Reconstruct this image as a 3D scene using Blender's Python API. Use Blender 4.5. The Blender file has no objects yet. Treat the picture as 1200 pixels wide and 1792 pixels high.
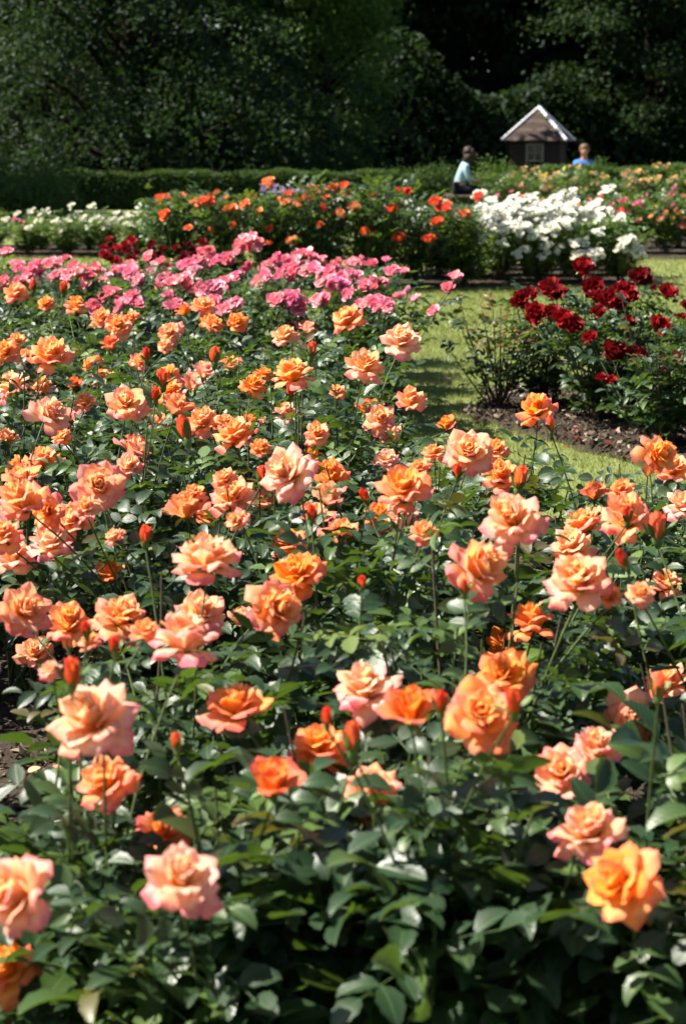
import bpy, math, random
import numpy as np
from mathutils import Vector, Matrix, Quaternion, noise

random.seed(7)
RNG = np.random.default_rng(7)
R = math.radians
scene = bpy.context.scene
COL = scene.collection

# ---------------------------------------------------------------- camera, sky, sun, exposure
CAM_H = 1.45
F_PX = 3000.0                       # focal length in pixels of the 1200 px wide photograph
PITCH = math.atan((896 - 235) / F_PX)
cam_d = bpy.data.cameras.new('camera')
cam = bpy.data.objects.new('camera', cam_d)
COL.objects.link(cam)
cam.location = (0, 0, CAM_H)
cam.rotation_euler = (math.pi / 2 - PITCH, 0, 0)
cam_d.sensor_fit = 'HORIZONTAL'
cam_d.sensor_width = 24.0
cam_d.lens = 24.0 * F_PX / 1200.0
cam_d.clip_start = 0.05
cam_d.clip_end = 2000
cam_d.dof.use_dof = True
cam_d.dof.focus_distance = 4.9
cam_d.dof.aperture_fstop = 5.6
scene.camera = cam

SUN_EL, SUN_AZ = R(50), R(-86)      # azimuth from +Y towards +X
world = bpy.data.worlds.new('World')
scene.world = world
world.use_nodes = True
wn = world.node_tree
sky = wn.nodes.new('ShaderNodeTexSky')
sky.sky_type = 'NISHITA'
sky.sun_disc = False
sky.sun_elevation = SUN_EL
sky.sun_rotation = SUN_AZ
wn.links.new(sky.outputs['Color'], wn.nodes['Background'].inputs['Color'])
wn.nodes['Background'].inputs['Strength'].default_value = 0.05
sun_d = bpy.data.lights.new('sun', 'SUN')
sun = bpy.data.objects.new('sun', sun_d)
COL.objects.link(sun)
sun_d.energy = 5.0
sun_d.angle = R(0.55)
sun_d.color = (1.0, 0.93, 0.82)
SUN_DIR = Vector((math.sin(SUN_AZ) * math.cos(SUN_EL), math.cos(SUN_AZ) * math.cos(SUN_EL), math.sin(SUN_EL)))
sun.rotation_euler = SUN_DIR.to_track_quat('Z', 'Y').to_euler()
scene.view_settings.view_transform = 'Standard'
scene.view_settings.look = 'None'
scene.view_settings.exposure = 1.6
scene.view_settings.gamma = 1.0
scene.view_settings.use_curve_mapping = False
scene.render.engine = 'CYCLES'
scene.cycles.use_denoising = True
scene.cycles.use_adaptive_sampling = True
scene.cycles.adaptive_threshold = 0.03
scene.cycles.max_bounces = 8
scene.cycles.diffuse_bounces = 4
scene.cycles.glossy_bounces = 2
scene.cycles.transmission_bounces = 4
scene.cycles.caustics_reflective = False
scene.cycles.caustics_refractive = False

# ---------------------------------------------------------------- helpers
def ray(px, py):
    up = -(py - 896) / F_PX
    return Vector(((px - 600) / F_PX, math.cos(PITCH) + up * math.sin(PITCH), -math.sin(PITCH) + up * math.cos(PITCH)))

def at(px, py, y):
    d = ray(px, py)
    return Vector((0, 0, CAM_H)) + d * (y / d.y)

def ground_at(px, py, z=0.0):
    d = ray(px, py)
    return Vector((0, 0, CAM_H)) + d * ((z - CAM_H) / d.z)

def tag(o, label=None, cat=None, group=None, kind=None):
    if label: o['label'] = label
    if cat: o['category'] = cat
    if group: o['group'] = group
    if kind: o['kind'] = kind
    return o

def link(o, parent=None):
    COL.objects.link(o)
    if parent is not None: o.parent = parent
    return o

def empty(name, loc, rz=0.0):
    o = bpy.data.objects.new(name, None)
    o.empty_display_size = 0.05
    o.location = loc
    o.rotation_euler = (0, 0, rz)
    COL.objects.link(o)
    return o

def mesh_np(name, V, F, mats=(), mi=None, uv=None, smooth=True):
    """V n x 3; F: array m x k or a list of such arrays; uv per vertex."""
    V = np.asarray(V, dtype=np.float32)
    Fs = F if isinstance(F, list) and isinstance(F[0], np.ndarray) else [np.asarray(F)]
    Fs = [np.asarray(f, dtype=np.int32) for f in Fs if len(f)]
    me = bpy.data.meshes.new(name)
    me.vertices.add(len(V))
    me.vertices.foreach_set('co', V.ravel())
    loops = np.concatenate([f.ravel() for f in Fs])
    sizes = np.concatenate([np.full(len(f), f.shape[1], dtype=np.int32) for f in Fs])
    starts = np.concatenate([[0], np.cumsum(sizes)[:-1]]).astype(np.int32)
    me.loops.add(len(loops))
    me.loops.foreach_set('vertex_index', loops)
    me.polygons.add(len(sizes))
    me.polygons.foreach_set('loop_start', starts)
    me.polygons.foreach_set('use_smooth', np.full(len(sizes), smooth, dtype=bool))
    for m in mats: me.materials.append(m)
    if mi is not None:
        me.polygons.foreach_set('material_index', np.asarray(mi, dtype=np.int32))
    if uv is not None:
        l = me.uv_layers.new(name='UVMap')
        l.data.foreach_set('uv', np.asarray(uv, dtype=np.float32)[loops].ravel())
    me.update(calc_edges=True)
    return me

def obj(name, me, parent=None):
    o = bpy.data.objects.new(name, me)
    return link(o, parent)

class MB:
    """collects boxes, tubes and sheets into one mesh"""
    def __init__(s): s.V = []; s.F4 = []; s.n = 0
    def add(s, V, F):
        V = np.asarray(V, float); s.V.append(V); s.F4.append(np.asarray(F) + s.n); s.n += len(V); return s
    def box(s, x0, x1, y0, y1, z0, z1):
        V = [(x, y, z) for z in (z0, z1) for y in (y0, y1) for x in (x0, x1)]
        return s.add(V, [(0, 2, 3, 1), (4, 5, 7, 6), (0, 1, 5, 4), (2, 6, 7, 3), (0, 4, 6, 2), (1, 3, 7, 5)])
    def hexa(s, pts):
        return s.add(pts, [(0, 2, 3, 1), (4, 5, 7, 6), (0, 1, 5, 4), (2, 6, 7, 3), (0, 4, 6, 2), (1, 3, 7, 5)])
    def tube(s, pts, rad, sides=6):
        V, F = tube(pts, rad, sides); return s.add(V, F)
    def mesh(s, name, mat, smooth=False):
        return mesh_np(name, np.concatenate(s.V), np.concatenate(s.F4), (mat,), smooth=smooth)

def tube(pts, rad, sides=6):
    P = np.asarray([tuple(p) for p in pts], float)
    n = len(P)
    rad = np.broadcast_to(np.asarray(rad, float), (n,))
    T = np.gradient(P, axis=0)
    T /= np.linalg.norm(T, axis=1)[:, None] + 1e-9
    ref = np.array([0.0, 1.0, 0.0]) if abs(T[0][1]) < 0.9 else np.array([1.0, 0, 0])
    A = np.cross(T, ref); A /= np.linalg.norm(A, axis=1)[:, None] + 1e-9
    B = np.cross(T, A)
    ang = np.arange(sides) * 2 * np.pi / sides
    V = P[:, None, :] + rad[:, None, None] * (np.cos(ang)[None, :, None] * A[:, None, :] + np.sin(ang)[None, :, None] * B[:, None, :])
    F = []
    for i in range(n - 1):
        for k in range(sides):
            a, b = i * sides + k, i * sides + (k + 1) % sides
            F.append((a, b, b + sides, a + sides))
    return V.reshape(-1, 3), np.array(F)

def bezier(p0, p1, p2, n):
    t = np.linspace(0, 1, n)[:, None]
    p0, p1, p2 = (np.array(tuple(p)) for p in (p0, p1, p2))
    return (1 - t) ** 2 * p0 + 2 * t * (1 - t) * p1 + t ** 2 * p2

# ---------------------------------------------------------------- materials
def new_mat(name):
    m = bpy.data.materials.new(name); m.use_nodes = True
    nt = m.node_tree
    for n in list(nt.nodes): nt.nodes.remove(n)
    out = nt.nodes.new('ShaderNodeOutputMaterial')
    return m, nt, out

def node(nt, t, **kw):
    n = nt.nodes.new(t)
    for k, v in kw.items():
        if k.startswith('i_'):
            key = k[2:]
            n.inputs[int(key) if key.isdigit() else key.replace('_', ' ')].default_value = v
        else: setattr(n, k, v)
    return n

def mix(nt, fac, a, b, blend='MIX'):
    n = nt.nodes.new('ShaderNodeMix'); n.data_type = 'RGBA'; n.blend_type = blend
    n.clamp_factor = True
    for sock, v in ((n.inputs[0], fac), (n.inputs[6], a), (n.inputs[7], b)):
        if hasattr(v, 'links') or isinstance(v, bpy.types.NodeSocket): nt.links.new(v, sock)
        else: sock.default_value = v if not isinstance(v, tuple) or len(v) == 4 else (*v, 1.0)
    return n.outputs[2]

def ramp(nt, fac, stops, interp='LINEAR'):
    n = nt.nodes.new('ShaderNodeValToRGB'); n.color_ramp.interpolation = interp
    e = n.color_ramp.elements
    while len(e) < len(stops): e.new(0.5)
    for el, (p, c) in zip(e, stops):
        el.position = p; el.color = (*c, 1.0) if len(c) == 3 else c
    nt.links.new(fac, n.inputs[0])
    return n.outputs[0]

def mathn(nt, op, a, b=None, c=None, clamp=False):
    n = nt.nodes.new('ShaderNodeMath'); n.operation = op; n.use_clamp = clamp
    for i, v in enumerate((a, b, c)):
        if v is None: continue
        if isinstance(v, bpy.types.NodeSocket): nt.links.new(v, n.inputs[i])
        else: n.inputs[i].default_value = v
    return n.outputs[0]

def noise_tex(nt, scale, detail=3.0, rough=0.55, coord='Object', vec=None):
    n = node(nt, 'ShaderNodeTexNoise', i_Scale=scale, i_Detail=detail, i_Roughness=rough)
    if vec is None:
        tc = node(nt, 'ShaderNodeTexCoord'); vec = tc.outputs[coord]
    nt.links.new(vec, n.inputs['Vector'])
    return n

def plain_mat(name, col, rough=0.7, spec=0.3, var=0.25, scale=20.0, bump=0.0, coord='Object'):
    m, nt, out = new_mat(name)
    p = node(nt, 'ShaderNodeBsdfPrincipled', i_Roughness=rough)
    p.inputs['Specular IOR Level'].default_value = spec
    nz = noise_tex(nt, scale, coord=coord)
    c = mix(nt, nz.outputs[0], tuple(x * (1 - var) for x in col), tuple(min(1, x * (1 + var)) for x in col))
    nt.links.new(c, p.inputs['Base Color'])
    if bump:
        b = node(nt, 'ShaderNodeBump', i_Strength=bump, i_Distance=0.02)
        nt.links.new(nz.outputs[0], b.inputs['Height']); nt.links.new(b.outputs[0], p.inputs['Normal'])
    nt.links.new(p.outputs[0], out.inputs[0])
    return m

def leaf_mat(name, dark, light, trans_col, trans=0.3, rough=0.4, spec=0.5, veins=True, young=(0.22, 0.10, 0.028), bright=(0.10, 0.17, 0.03)):
    """glossy leaf; object colour: red = reddish young growth, green = fresh yellow-green"""
    m, nt, out = new_mat(name)
    oi = node(nt, 'ShaderNodeObjectInfo')
    nz = noise_tex(nt, 9.0, coord='Object')
    fac = mathn(nt, 'ADD', mathn(nt, 'MULTIPLY', oi.outputs['Random'], 0.6), mathn(nt, 'MULTIPLY', nz.outputs[0], 0.5), clamp=True)
    c = mix(nt, fac, dark, light)
    sep = node(nt, 'ShaderNodeSeparateColor'); nt.links.new(oi.outputs['Color'], sep.inputs[0])
    c = mix(nt, sep.outputs[0], c, young)
    c = mix(nt, sep.outputs[1], c, bright)
    p = node(nt, 'ShaderNodeBsdfPrincipled', i_Roughness=rough)
    p.inputs['Specular IOR Level'].default_value = spec
    t = node(nt, 'ShaderNodeBsdfTranslucent')
    tc2 = mix(nt, sep.outputs[0], trans_col, (0.42, 0.17, 0.03))
    tc2 = mix(nt, 0.35, tc2, c)
    if veins:
        uv = node(nt, 'ShaderNodeUVMap')
        sx = node(nt, 'ShaderNodeSeparateXYZ'); nt.links.new(uv.outputs[0], sx.inputs[0])
        au = mathn(nt, 'ABSOLUTE', mathn(nt, 'SUBTRACT', sx.outputs[0], 0.5))
        ph = mathn(nt, 'SUBTRACT', mathn(nt, 'MULTIPLY', sx.outputs[1], 44.0), mathn(nt, 'MULTIPLY', au, 42.0))
        w = mathn(nt, 'SINE', ph)
        side = mathn(nt, 'POWER', mathn(nt, 'ADD', mathn(nt, 'MULTIPLY', w, 0.5), 0.5), 5.0)
        mid = mathn(nt, 'SUBTRACT', 1.0, mathn(nt, 'MULTIPLY', au, 22.0), clamp=True)
        v = mathn(nt, 'MAXIMUM', mathn(nt, 'MULTIPLY', side, 0.5), mid)
        c = mix(nt, mathn(nt, 'MULTIPLY', v, 0.35), c, (0.16, 0.24, 0.09))
        b = node(nt, 'ShaderNodeBump', i_Strength=0.35, i_Distance=0.0012, invert=True)
        nt.links.new(v, b.inputs['Height']); nt.links.new(b.outputs[0], p.inputs['Normal'])
    nt.links.new(c, p.inputs['Base Color'])
    nt.links.new(tc2, t.inputs['Color'])
    ms = node(nt, 'ShaderNodeMixShader'); ms.inputs[0].default_value = trans
    nt.links.new(p.outputs[0], ms.inputs[1]); nt.links.new(t.outputs[0], ms.inputs[2])
    nt.links.new(ms.outputs[0], out.inputs[0])
    return m

def petal_shader(nt, out, c, trans=0.48, rough=0.5):
    p = node(nt, 'ShaderNodeBsdfPrincipled', i_Roughness=rough)
    p.inputs['Specular IOR Level'].default_value = 0.22
    nt.links.new(c, p.inputs['Base Color'])
    t = node(nt, 'ShaderNodeBsdfTranslucent'); nt.links.new(c, t.inputs['Color'])
    ms = node(nt, 'ShaderNodeMixShader'); ms.inputs[0].default_value = trans
    uv = node(nt, 'ShaderNodeUVMap')
    mp = node(nt, 'ShaderNodeMapping'); mp.inputs['Scale'].default_value = (14, 2, 1)
    nt.links.new(uv.outputs[0], mp.inputs[0])
    nz = noise_tex(nt, 3.0, vec=mp.outputs[0])
    b = node(nt, 'ShaderNodeBump', i_Strength=0.45, i_Distance=0.0015)
    nt.links.new(nz.outputs[0], b.inputs['Height']); nt.links.new(b.outputs[0], p.inputs['Normal'])
    nt.links.new(p.outputs[0], ms.inputs[1]); nt.links.new(t.outputs[0], ms.inputs[2])
    nt.links.new(ms.outputs[0], out.inputs[0])

def make_apricot():
    """object colour: r = how far the bloom has faded to pink, g = how red it is, b = how far out in the bloom the petal stands"""
    m, nt, out = new_mat('apricot_petal')
    oi = node(nt, 'ShaderNodeObjectInfo')
    sep = node(nt, 'ShaderNodeSeparateColor'); nt.links.new(oi.outputs['Color'], sep.inputs[0])
    uv = node(nt, 'ShaderNodeUVMap')
    sx = node(nt, 'ShaderNodeSeparateXYZ'); nt.links.new(uv.outputs[0], sx.inputs[0])
    au = mathn(nt, 'ABSOLUTE', mathn(nt, 'SUBTRACT', sx.outputs[0], 0.5))
    nz = noise_tex(nt, 5.0, vec=uv.outputs[0])
    edge = mathn(nt, 'MULTIPLY_ADD', sx.outputs[1], 0.50, mathn(nt, 'MULTIPLY', mathn(nt, 'POWER', au, 2.0), 0.7))
    edge = mathn(nt, 'MULTIPLY_ADD', sep.outputs[2], 0.42, edge)
    edge = mathn(nt, 'ADD', edge, mathn(nt, 'MULTIPLY', mathn(nt, 'SUBTRACT', nz.outputs[0], 0.5), 0.35))
    edge = mathn(nt, 'ADD', edge, mathn(nt, 'MULTIPLY', mathn(nt, 'SUBTRACT', oi.outputs['Random'], 0.5), 0.22))
    fresh = ramp(nt, edge, [(0.0, (0.97, 0.53, 0.04)), (0.42, (0.97, 0.42, 0.022)), (0.75, (0.95, 0.32, 0.045)), (0.95, (0.90, 0.18, 0.09))])
    pale = ramp(nt, edge, [(0.0, (0.97, 0.56, 0.06)), (0.3, (0.97, 0.56, 0.16)), (0.52, (0.96, 0.63, 0.38)), (0.74, (0.95, 0.58, 0.45)), (0.95, (0.88, 0.24, 0.30))])
    c = mix(nt, sep.outputs[0], fresh, pale)
    red = ramp(nt, edge, [(0.0, (0.85, 0.25, 0.03)), (0.6, (0.80, 0.085, 0.025)), (1.0, (0.70, 0.03, 0.03))])
    c = mix(nt, sep.outputs[1], c, red)
    petal_shader(nt, out, c)
    return m

def make_tinted():
    """flower of any colour: the object's colour is the petal's, paler and yellower towards the base"""
    m, nt, out = new_mat('garden_petal')
    oi = node(nt, 'ShaderNodeObjectInfo')
    uv = node(nt, 'ShaderNodeUVMap')
    sx = node(nt, 'ShaderNodeSeparateXYZ'); nt.links.new(uv.outputs[0], sx.inputs[0])
    nz = noise_tex(nt, 4.0, vec=uv.outputs[0])
    hs = node(nt, 'ShaderNodeHueSaturation')
    nt.links.new(oi.outputs['Color'], hs.inputs['Color'])
    nt.links.new(mathn(nt, 'ADD', 0.84, mathn(nt, 'MULTIPLY', nz.outputs[0], 0.3)), hs.inputs['Value'])
    hs.inputs['Saturation'].default_value = 1.0
    f = mathn(nt, 'MULTIPLY', mathn(nt, 'SUBTRACT', 0.4, sx.outputs[1], clamp=True), 0.7)
    c = mix(nt, f, hs.outputs[0], (0.75, 0.55, 0.25))
    petal_shader(nt, out, c, trans=0.3)
    return m

M = {}
M['apricot'] = make_apricot()
M['petal'] = make_tinted()
M['rose_leaf'] = leaf_mat('rose_leaf', (0.0065, 0.024, 0.0095), (0.017, 0.046, 0.017), (0.15, 0.26, 0.018), trans=0.24, rough=0.41, spec=0.5)
M['far_leaf'] = leaf_mat('far_rose_leaf', (0.014, 0.038, 0.012), (0.036, 0.080, 0.020), (0.20, 0.32, 0.03), trans=0.28, rough=0.42, spec=0.5, veins=False)
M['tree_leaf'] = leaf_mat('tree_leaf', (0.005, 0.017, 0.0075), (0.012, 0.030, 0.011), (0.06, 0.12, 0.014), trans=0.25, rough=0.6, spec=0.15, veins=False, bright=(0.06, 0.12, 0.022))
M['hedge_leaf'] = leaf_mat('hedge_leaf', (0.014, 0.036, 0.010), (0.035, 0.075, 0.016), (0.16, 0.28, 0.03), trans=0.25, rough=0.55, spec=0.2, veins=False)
M['stem'] = plain_mat('rose_stem', (0.06, 0.085, 0.025), 0.55, 0.3, 0.5, 30)
M['cane'] = plain_mat('old_cane', (0.055, 0.045, 0.028), 0.8, 0.2, 0.5, 40)
M['sepal'] = plain_mat('sepal', (0.07, 0.13, 0.03), 0.55, 0.3, 0.3, 60)
M['bark'] = plain_mat('bark', (0.014, 0.012, 0.009), 0.9, 0.1, 0.4, 6, 0.5)

# ---------------------------------------------------------------- ground, lawn and beds
def soil_mat():
    m, nt, out = new_mat('soil')
    p = node(nt, 'ShaderNodeBsdfPrincipled', i_Roughness=0.95)
    p.inputs['Specular IOR Level'].default_value = 0.1
    a = noise_tex(nt, 5.0, 6.0, 0.65); b = noise_tex(nt, 90.0, 4.0, 0.7)
    f = mathn(nt, 'ADD', mathn(nt, 'MULTIPLY', a.outputs[0], 0.5), mathn(nt, 'MULTIPLY', b.outputs[0], 0.5))
    c = ramp(nt, f, [(0.3, (0.018, 0.014, 0.010)), (0.52, (0.045, 0.035, 0.026)), (0.75, (0.095, 0.076, 0.058))])
    nt.links.new(c, p.inputs['Base Color'])
    bp = node(nt, 'ShaderNodeBump', i_Strength=0.9, i_Distance=0.02)
    nt.links.new(f, bp.inputs['Height']); nt.links.new(bp.outputs[0], p.inputs['Normal'])
    nt.links.new(p.outputs[0], out.inputs[0])
    return m

def lawn_mat():
    m, nt, out = new_mat('lawn')
    p = node(nt, 'ShaderNodeBsdfPrincipled', i_Roughness=0.9)
    p.inputs['Specular IOR Level'].default_value = 0.15
    a = noise_tex(nt, 0.9, 5.0, 0.6); b = noise_tex(nt, 60.0, 3.0, 0.7)
    f = mathn(nt, 'ADD', mathn(nt, 'MULTIPLY', a.outputs[0], 0.55), mathn(nt, 'MULTIPLY', b.outputs[0], 0.45))
    c = ramp(nt, f, [(0.3, (0.085, 0.13, 0.035)), (0.55, (0.175, 0.205, 0.07)), (0.75, (0.25, 0.26, 0.11))])
    nt.links.new(c, p.inputs['Base Color'])
    bp = node(nt, 'ShaderNodeBump', i_Strength=0.6, i_Distance=0.02)
    nt.links.new(b.outputs[0], bp.inputs['Height']); nt.links.new(bp.outputs[0], p.inputs['Normal'])
    nt.links.new(p.outputs[0], out.inputs[0])
    return m
M['soil'] = soil_mat(); M['lawn'] = lawn_mat()
M['grass'] = leaf_mat('grass_blade', (0.10, 0.14, 0.03), (0.24, 0.25, 0.075), (0.34, 0.40, 0.08), trans=0.3, rough=0.6, spec=0.2, veins=False)

def sheet(name, mat, x0, x1, y0, y1, z, nx=2, ny=2):
    X, Y = np.meshgrid(np.linspace(x0, x1, nx), np.linspace(y0, y1, ny))
    V = np.stack([X.ravel(), Y.ravel(), np.full(X.size, z)], 1)
    i = np.arange((ny - 1) * nx).reshape(ny - 1, nx)[:, :-1].ravel()
    return obj(name, mesh_np(name, V, np.stack([i, i + 1, i + nx + 1, i + nx], 1), (mat,)))
tag(sheet('ground', M['lawn'], -300, 300, -60, 900, 0.0, 60, 60), kind='structure')

def inside(poly, X, Y):
    """even-odd test for arrays"""
    res = np.zeros(np.shape(X), bool)
    n = len(poly)
    for i in range(n):
        (xa, ya), (xb, yb) = poly[i], poly[(i + 1) % n]
        c = ((ya > Y) != (yb > Y)) & (X < (xb - xa) * (Y - ya) / (yb - ya + 1e-12) + xa)
        res ^= c
    return res

BEDS = {}
def edge_dist(poly, X, Y):
    dmin = np.full(np.shape(X), 1e9)
    for i in range(len(poly)):
        (xa, ya), (xb, yb) = poly[i], poly[(i + 1) % len(poly)]
        L2 = (xb - xa) ** 2 + (yb - ya) ** 2
        t = np.clip(((X - xa) * (xb - xa) + (Y - ya) * (yb - ya)) / L2, 0, 1)
        dmin = np.minimum(dmin, np.hypot(X - xa - t * (xb - xa), Y - ya - t * (yb - ya)))
    return dmin

def bed(key, poly, step=0.08):
    """a gently mounded sheet of soil whose rim dips under the grass"""
    BEDS[key] = poly
    xs = [p[0] for p in poly]; ys = [p[1] for p in poly]
    nx = int((max(xs) - min(xs)) / step) + 2; ny = int((max(ys) - min(ys)) / step) + 2
    X, Y = np.meshgrid(np.linspace(min(xs) - step, max(xs) + step, nx), np.linspace(min(ys) - step, max(ys) + step, ny))
    ins = inside(poly, X, Y); dd = edge_dist(poly, X, Y)
    d = np.where(ins, dd, -dd)
    wob = np.array([[noise.noise((x * 5, y * 5, 3.0)) + 0.6 * noise.noise((x * 17, y * 17, 9.0)) for x, y in zip(a, b)] for a, b in zip(X, Y)])
    Z = np.clip(d * 0.5 + 0.02 * wob * (step < 0.2), -0.05, 0.035) + 0.012 * wob
    Z = np.where(d < -0.02, -0.03, Z)
    V = np.stack([X.ravel(), Y.ravel(), Z.ravel()], 1)
    i = np.arange((ny - 1) * nx).reshape(ny - 1, nx)[:, :-1].ravel()
    F = np.stack([i, i + 1, i + nx + 1, i + nx], 1)
    keep = (V[F][:, :, 2] > -0.029).any(1)
    F = F[keep]
    return tag(obj('flower_bed', mesh_np('flower_bed', V, F, (M['soil'],))), kind='structure')

FRONT = [(-3.2, 1.0), (2.6, 1.0), (2.2, 3.2), (1.45, 4.85), (0.75, 5.5), (0.36, 6.2), (0.26, 7.7), (0.30, 8.3), (0.34, 9.6), (0.36, 11.6), (-4.0, 11.9)]
RED = [(0.62, 9.0 - 0.1), (1.35, 7.45), (2.6, 6.0), (3.6, 7.2), (3.3, 8.6), (1.55, 10.4), (0.85, 9.75)]
bed('front', FRONT, 0.06)
bed('red', RED, 0.06)
bed('orange_row', [(-4.6, 16.5), (1.5, 16.5), (1.6, 18.6), (-4.6, 18.6)], 0.12)
bed('white_right', [(1.2, 16.75), (2.5, 16.55), (3.3, 17.4), (3.2, 19.6), (1.3, 19.6)], 0.12)
bed('white_left', [(-6.5, 20.85), (-2.0, 20.85), (-2.0, 23.0), (-6.5, 23.0)], 0.15)
bed('mixed_right', [(2.7, 20.6), (8.0, 20.4), (8.0, 29), (2.9, 29)], 0.2)

def chips(n, samples, zfun, smin, smax, name, mat, label):
    """bark and clods of soil lying on a bed"""
    P = samples
    n = len(P)
    s = RNG.uniform(smin, smax, n) * RNG.choice([0.6, 0.8, 1.0, 1.6], n)
    a = RNG.uniform(0, 6.28, n); tilt = RNG.normal(0, 0.5, (n, 2))
    base = np.array([(-1, -.45, 0), (1, -.35, .1), (.8, .5, 0), (-.9, .45, .12), (0, 0, .5), (0, 0, -.3)], float)
    V = base[None] * s[:, None, None] * RNG.uniform(.6, 1.3, (n, 6, 3))
    V[:, :, 2] += V[:, :, 0] * tilt[:, :1] + V[:, :, 1] * tilt[:, 1:]
    c, sn = np.cos(a)[:, None], np.sin(a)[:, None]
    x = V[:, :, 0] * c - V[:, :, 1] * sn; y = V[:, :, 0] * sn + V[:, :, 1] * c
    V = np.stack([x + P[:, :1], y + P[:, 1:2], V[:, :, 2] + zfun + 0.004], 2)
    T = np.array([(0, 1, 4), (1, 2, 4), (2, 3, 4), (3, 0, 4), (1, 0, 5), (2, 1, 5), (3, 2, 5), (0, 3, 5)])
    F = (T[None] + (np.arange(n) * 6)[:, None, None]).reshape(-1, 3)
    o = obj(name, mesh_np(name, V.reshape(-1, 3), F, (mat,), smooth=False))
    return tag(o, label, 'mulch', kind='stuff')

def chip_mat():
    m, nt, out = new_mat('bark_mulch')
    p = node(nt, 'ShaderNodeBsdfPrincipled', i_Roughness=0.9)
    p.inputs['Specular IOR Level'].default_value = 0.15
    g = node(nt, 'ShaderNodeNewGeometry')
    c = ramp(nt, g.outputs['Random Per Island'], [(0.0, (0.016, 0.012, 0.009)), (0.5, (0.043, 0.032, 0.023)), (0.85, (0.11, 0.082, 0.06)), (1.0, (0.28, 0.22, 0.16))])
    nt.links.new(c, p.inputs['Base Color']); nt.links.new(p.outputs[0], out.inputs[0])
    return m
M['mulch'] = chip_mat()
def scatter(poly, dens, extra=None):
    xs = [p[0] for p in poly]; ys = [p[1] for p in poly]
    n = int((max(xs) - min(xs)) * (max(ys) - min(ys)) * dens)
    P = np.stack([RNG.uniform(min(xs), max(xs), n), RNG.uniform(min(ys), max(ys), n)], 1)
    ok = inside(poly, P[:, 0], P[:, 1])
    if extra is not None: ok &= extra(P[:, 0], P[:, 1])
    return P[ok]
vis = lambda x, y: np.abs(x) < 0.2 * y + 0.35
chips(0, scatter([(-1.6, 2.4), (-0.1, 2.4), (-0.1, 5.0), (-1.6, 5.0)], 2600, vis), 0.035, 0.004, 0.011, 'mulch', M['mulch'], 'dark crumbly bark mulch on the bare soil of the near bed')
chips(0, scatter(FRONT, 500, vis), 0.03, 0.006, 0.014, 'mulch', M['mulch'], 'dark bark mulch under the apricot and pink roses')
chips(0, scatter(RED, 1700, vis), 0.035, 0.006, 0.016, 'mulch', M['mulch'], 'dark bark mulch under the red roses')

def in_any_bed(x, y):
    r = np.zeros(np.shape(x), bool)
    for p in BEDS.values(): r |= inside(p, x, y) & (edge_dist(p, x, y) > 0.05)
    return r
def grass(poly, dens, h0, h1, w, name, label):
    P = scatter(poly, dens, lambda x, y: (np.abs(x) < .2 * y + 1.3) & ~in_any_bed(x, y))
    n = len(P)
    h = RNG.uniform(h0, h1, n); a = RNG.uniform(0, 6.28, n)
    lean = RNG.normal(0, 0.5, (n, 2)) * h[:, None]
    dx, dy = np.cos(a) * w, np.sin(a) * w
    V = np.empty((n, 3, 3))
    V[:, 0] = np.stack([P[:, 0] - dx, P[:, 1] - dy, np.full(n, -0.003)], 1)
    V[:, 1] = np.stack([P[:, 0] + dx, P[:, 1] + dy, np.full(n, -0.003)], 1)
    V[:, 2] = np.stack([P[:, 0] + lean[:, 0], P[:, 1] + lean[:, 1], h], 1)
    g = obj(name, mesh_np(name, V.reshape(-1, 3), np.arange(3 * n).reshape(n, 3), (M['grass'],), smooth=False)); g.color = (0, 0, 0, 1)
    return tag(g, label, 'grass', kind='stuff')
grass([(-0.4, 4.2), (3.9, 4.2), (3.9, 12.5), (-0.4, 12.5)], 4600, 0.012, 0.038, 0.0022, 'grass', 'short mown grass of the path beside the near bed')
grass([(-4, 12), (4, 12), (4, 16.6), (-4, 16.6)], 2000, 0.015, 0.04, 0.004, 'grass', 'short mown grass in front of the white and orange roses')
grass([(-6, 16), (6, 16), (6, 23), (-6, 23)], 600, 0.02, 0.045, 0.007, 'grass', 'sunlit mown grass between the far rose beds')

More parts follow.
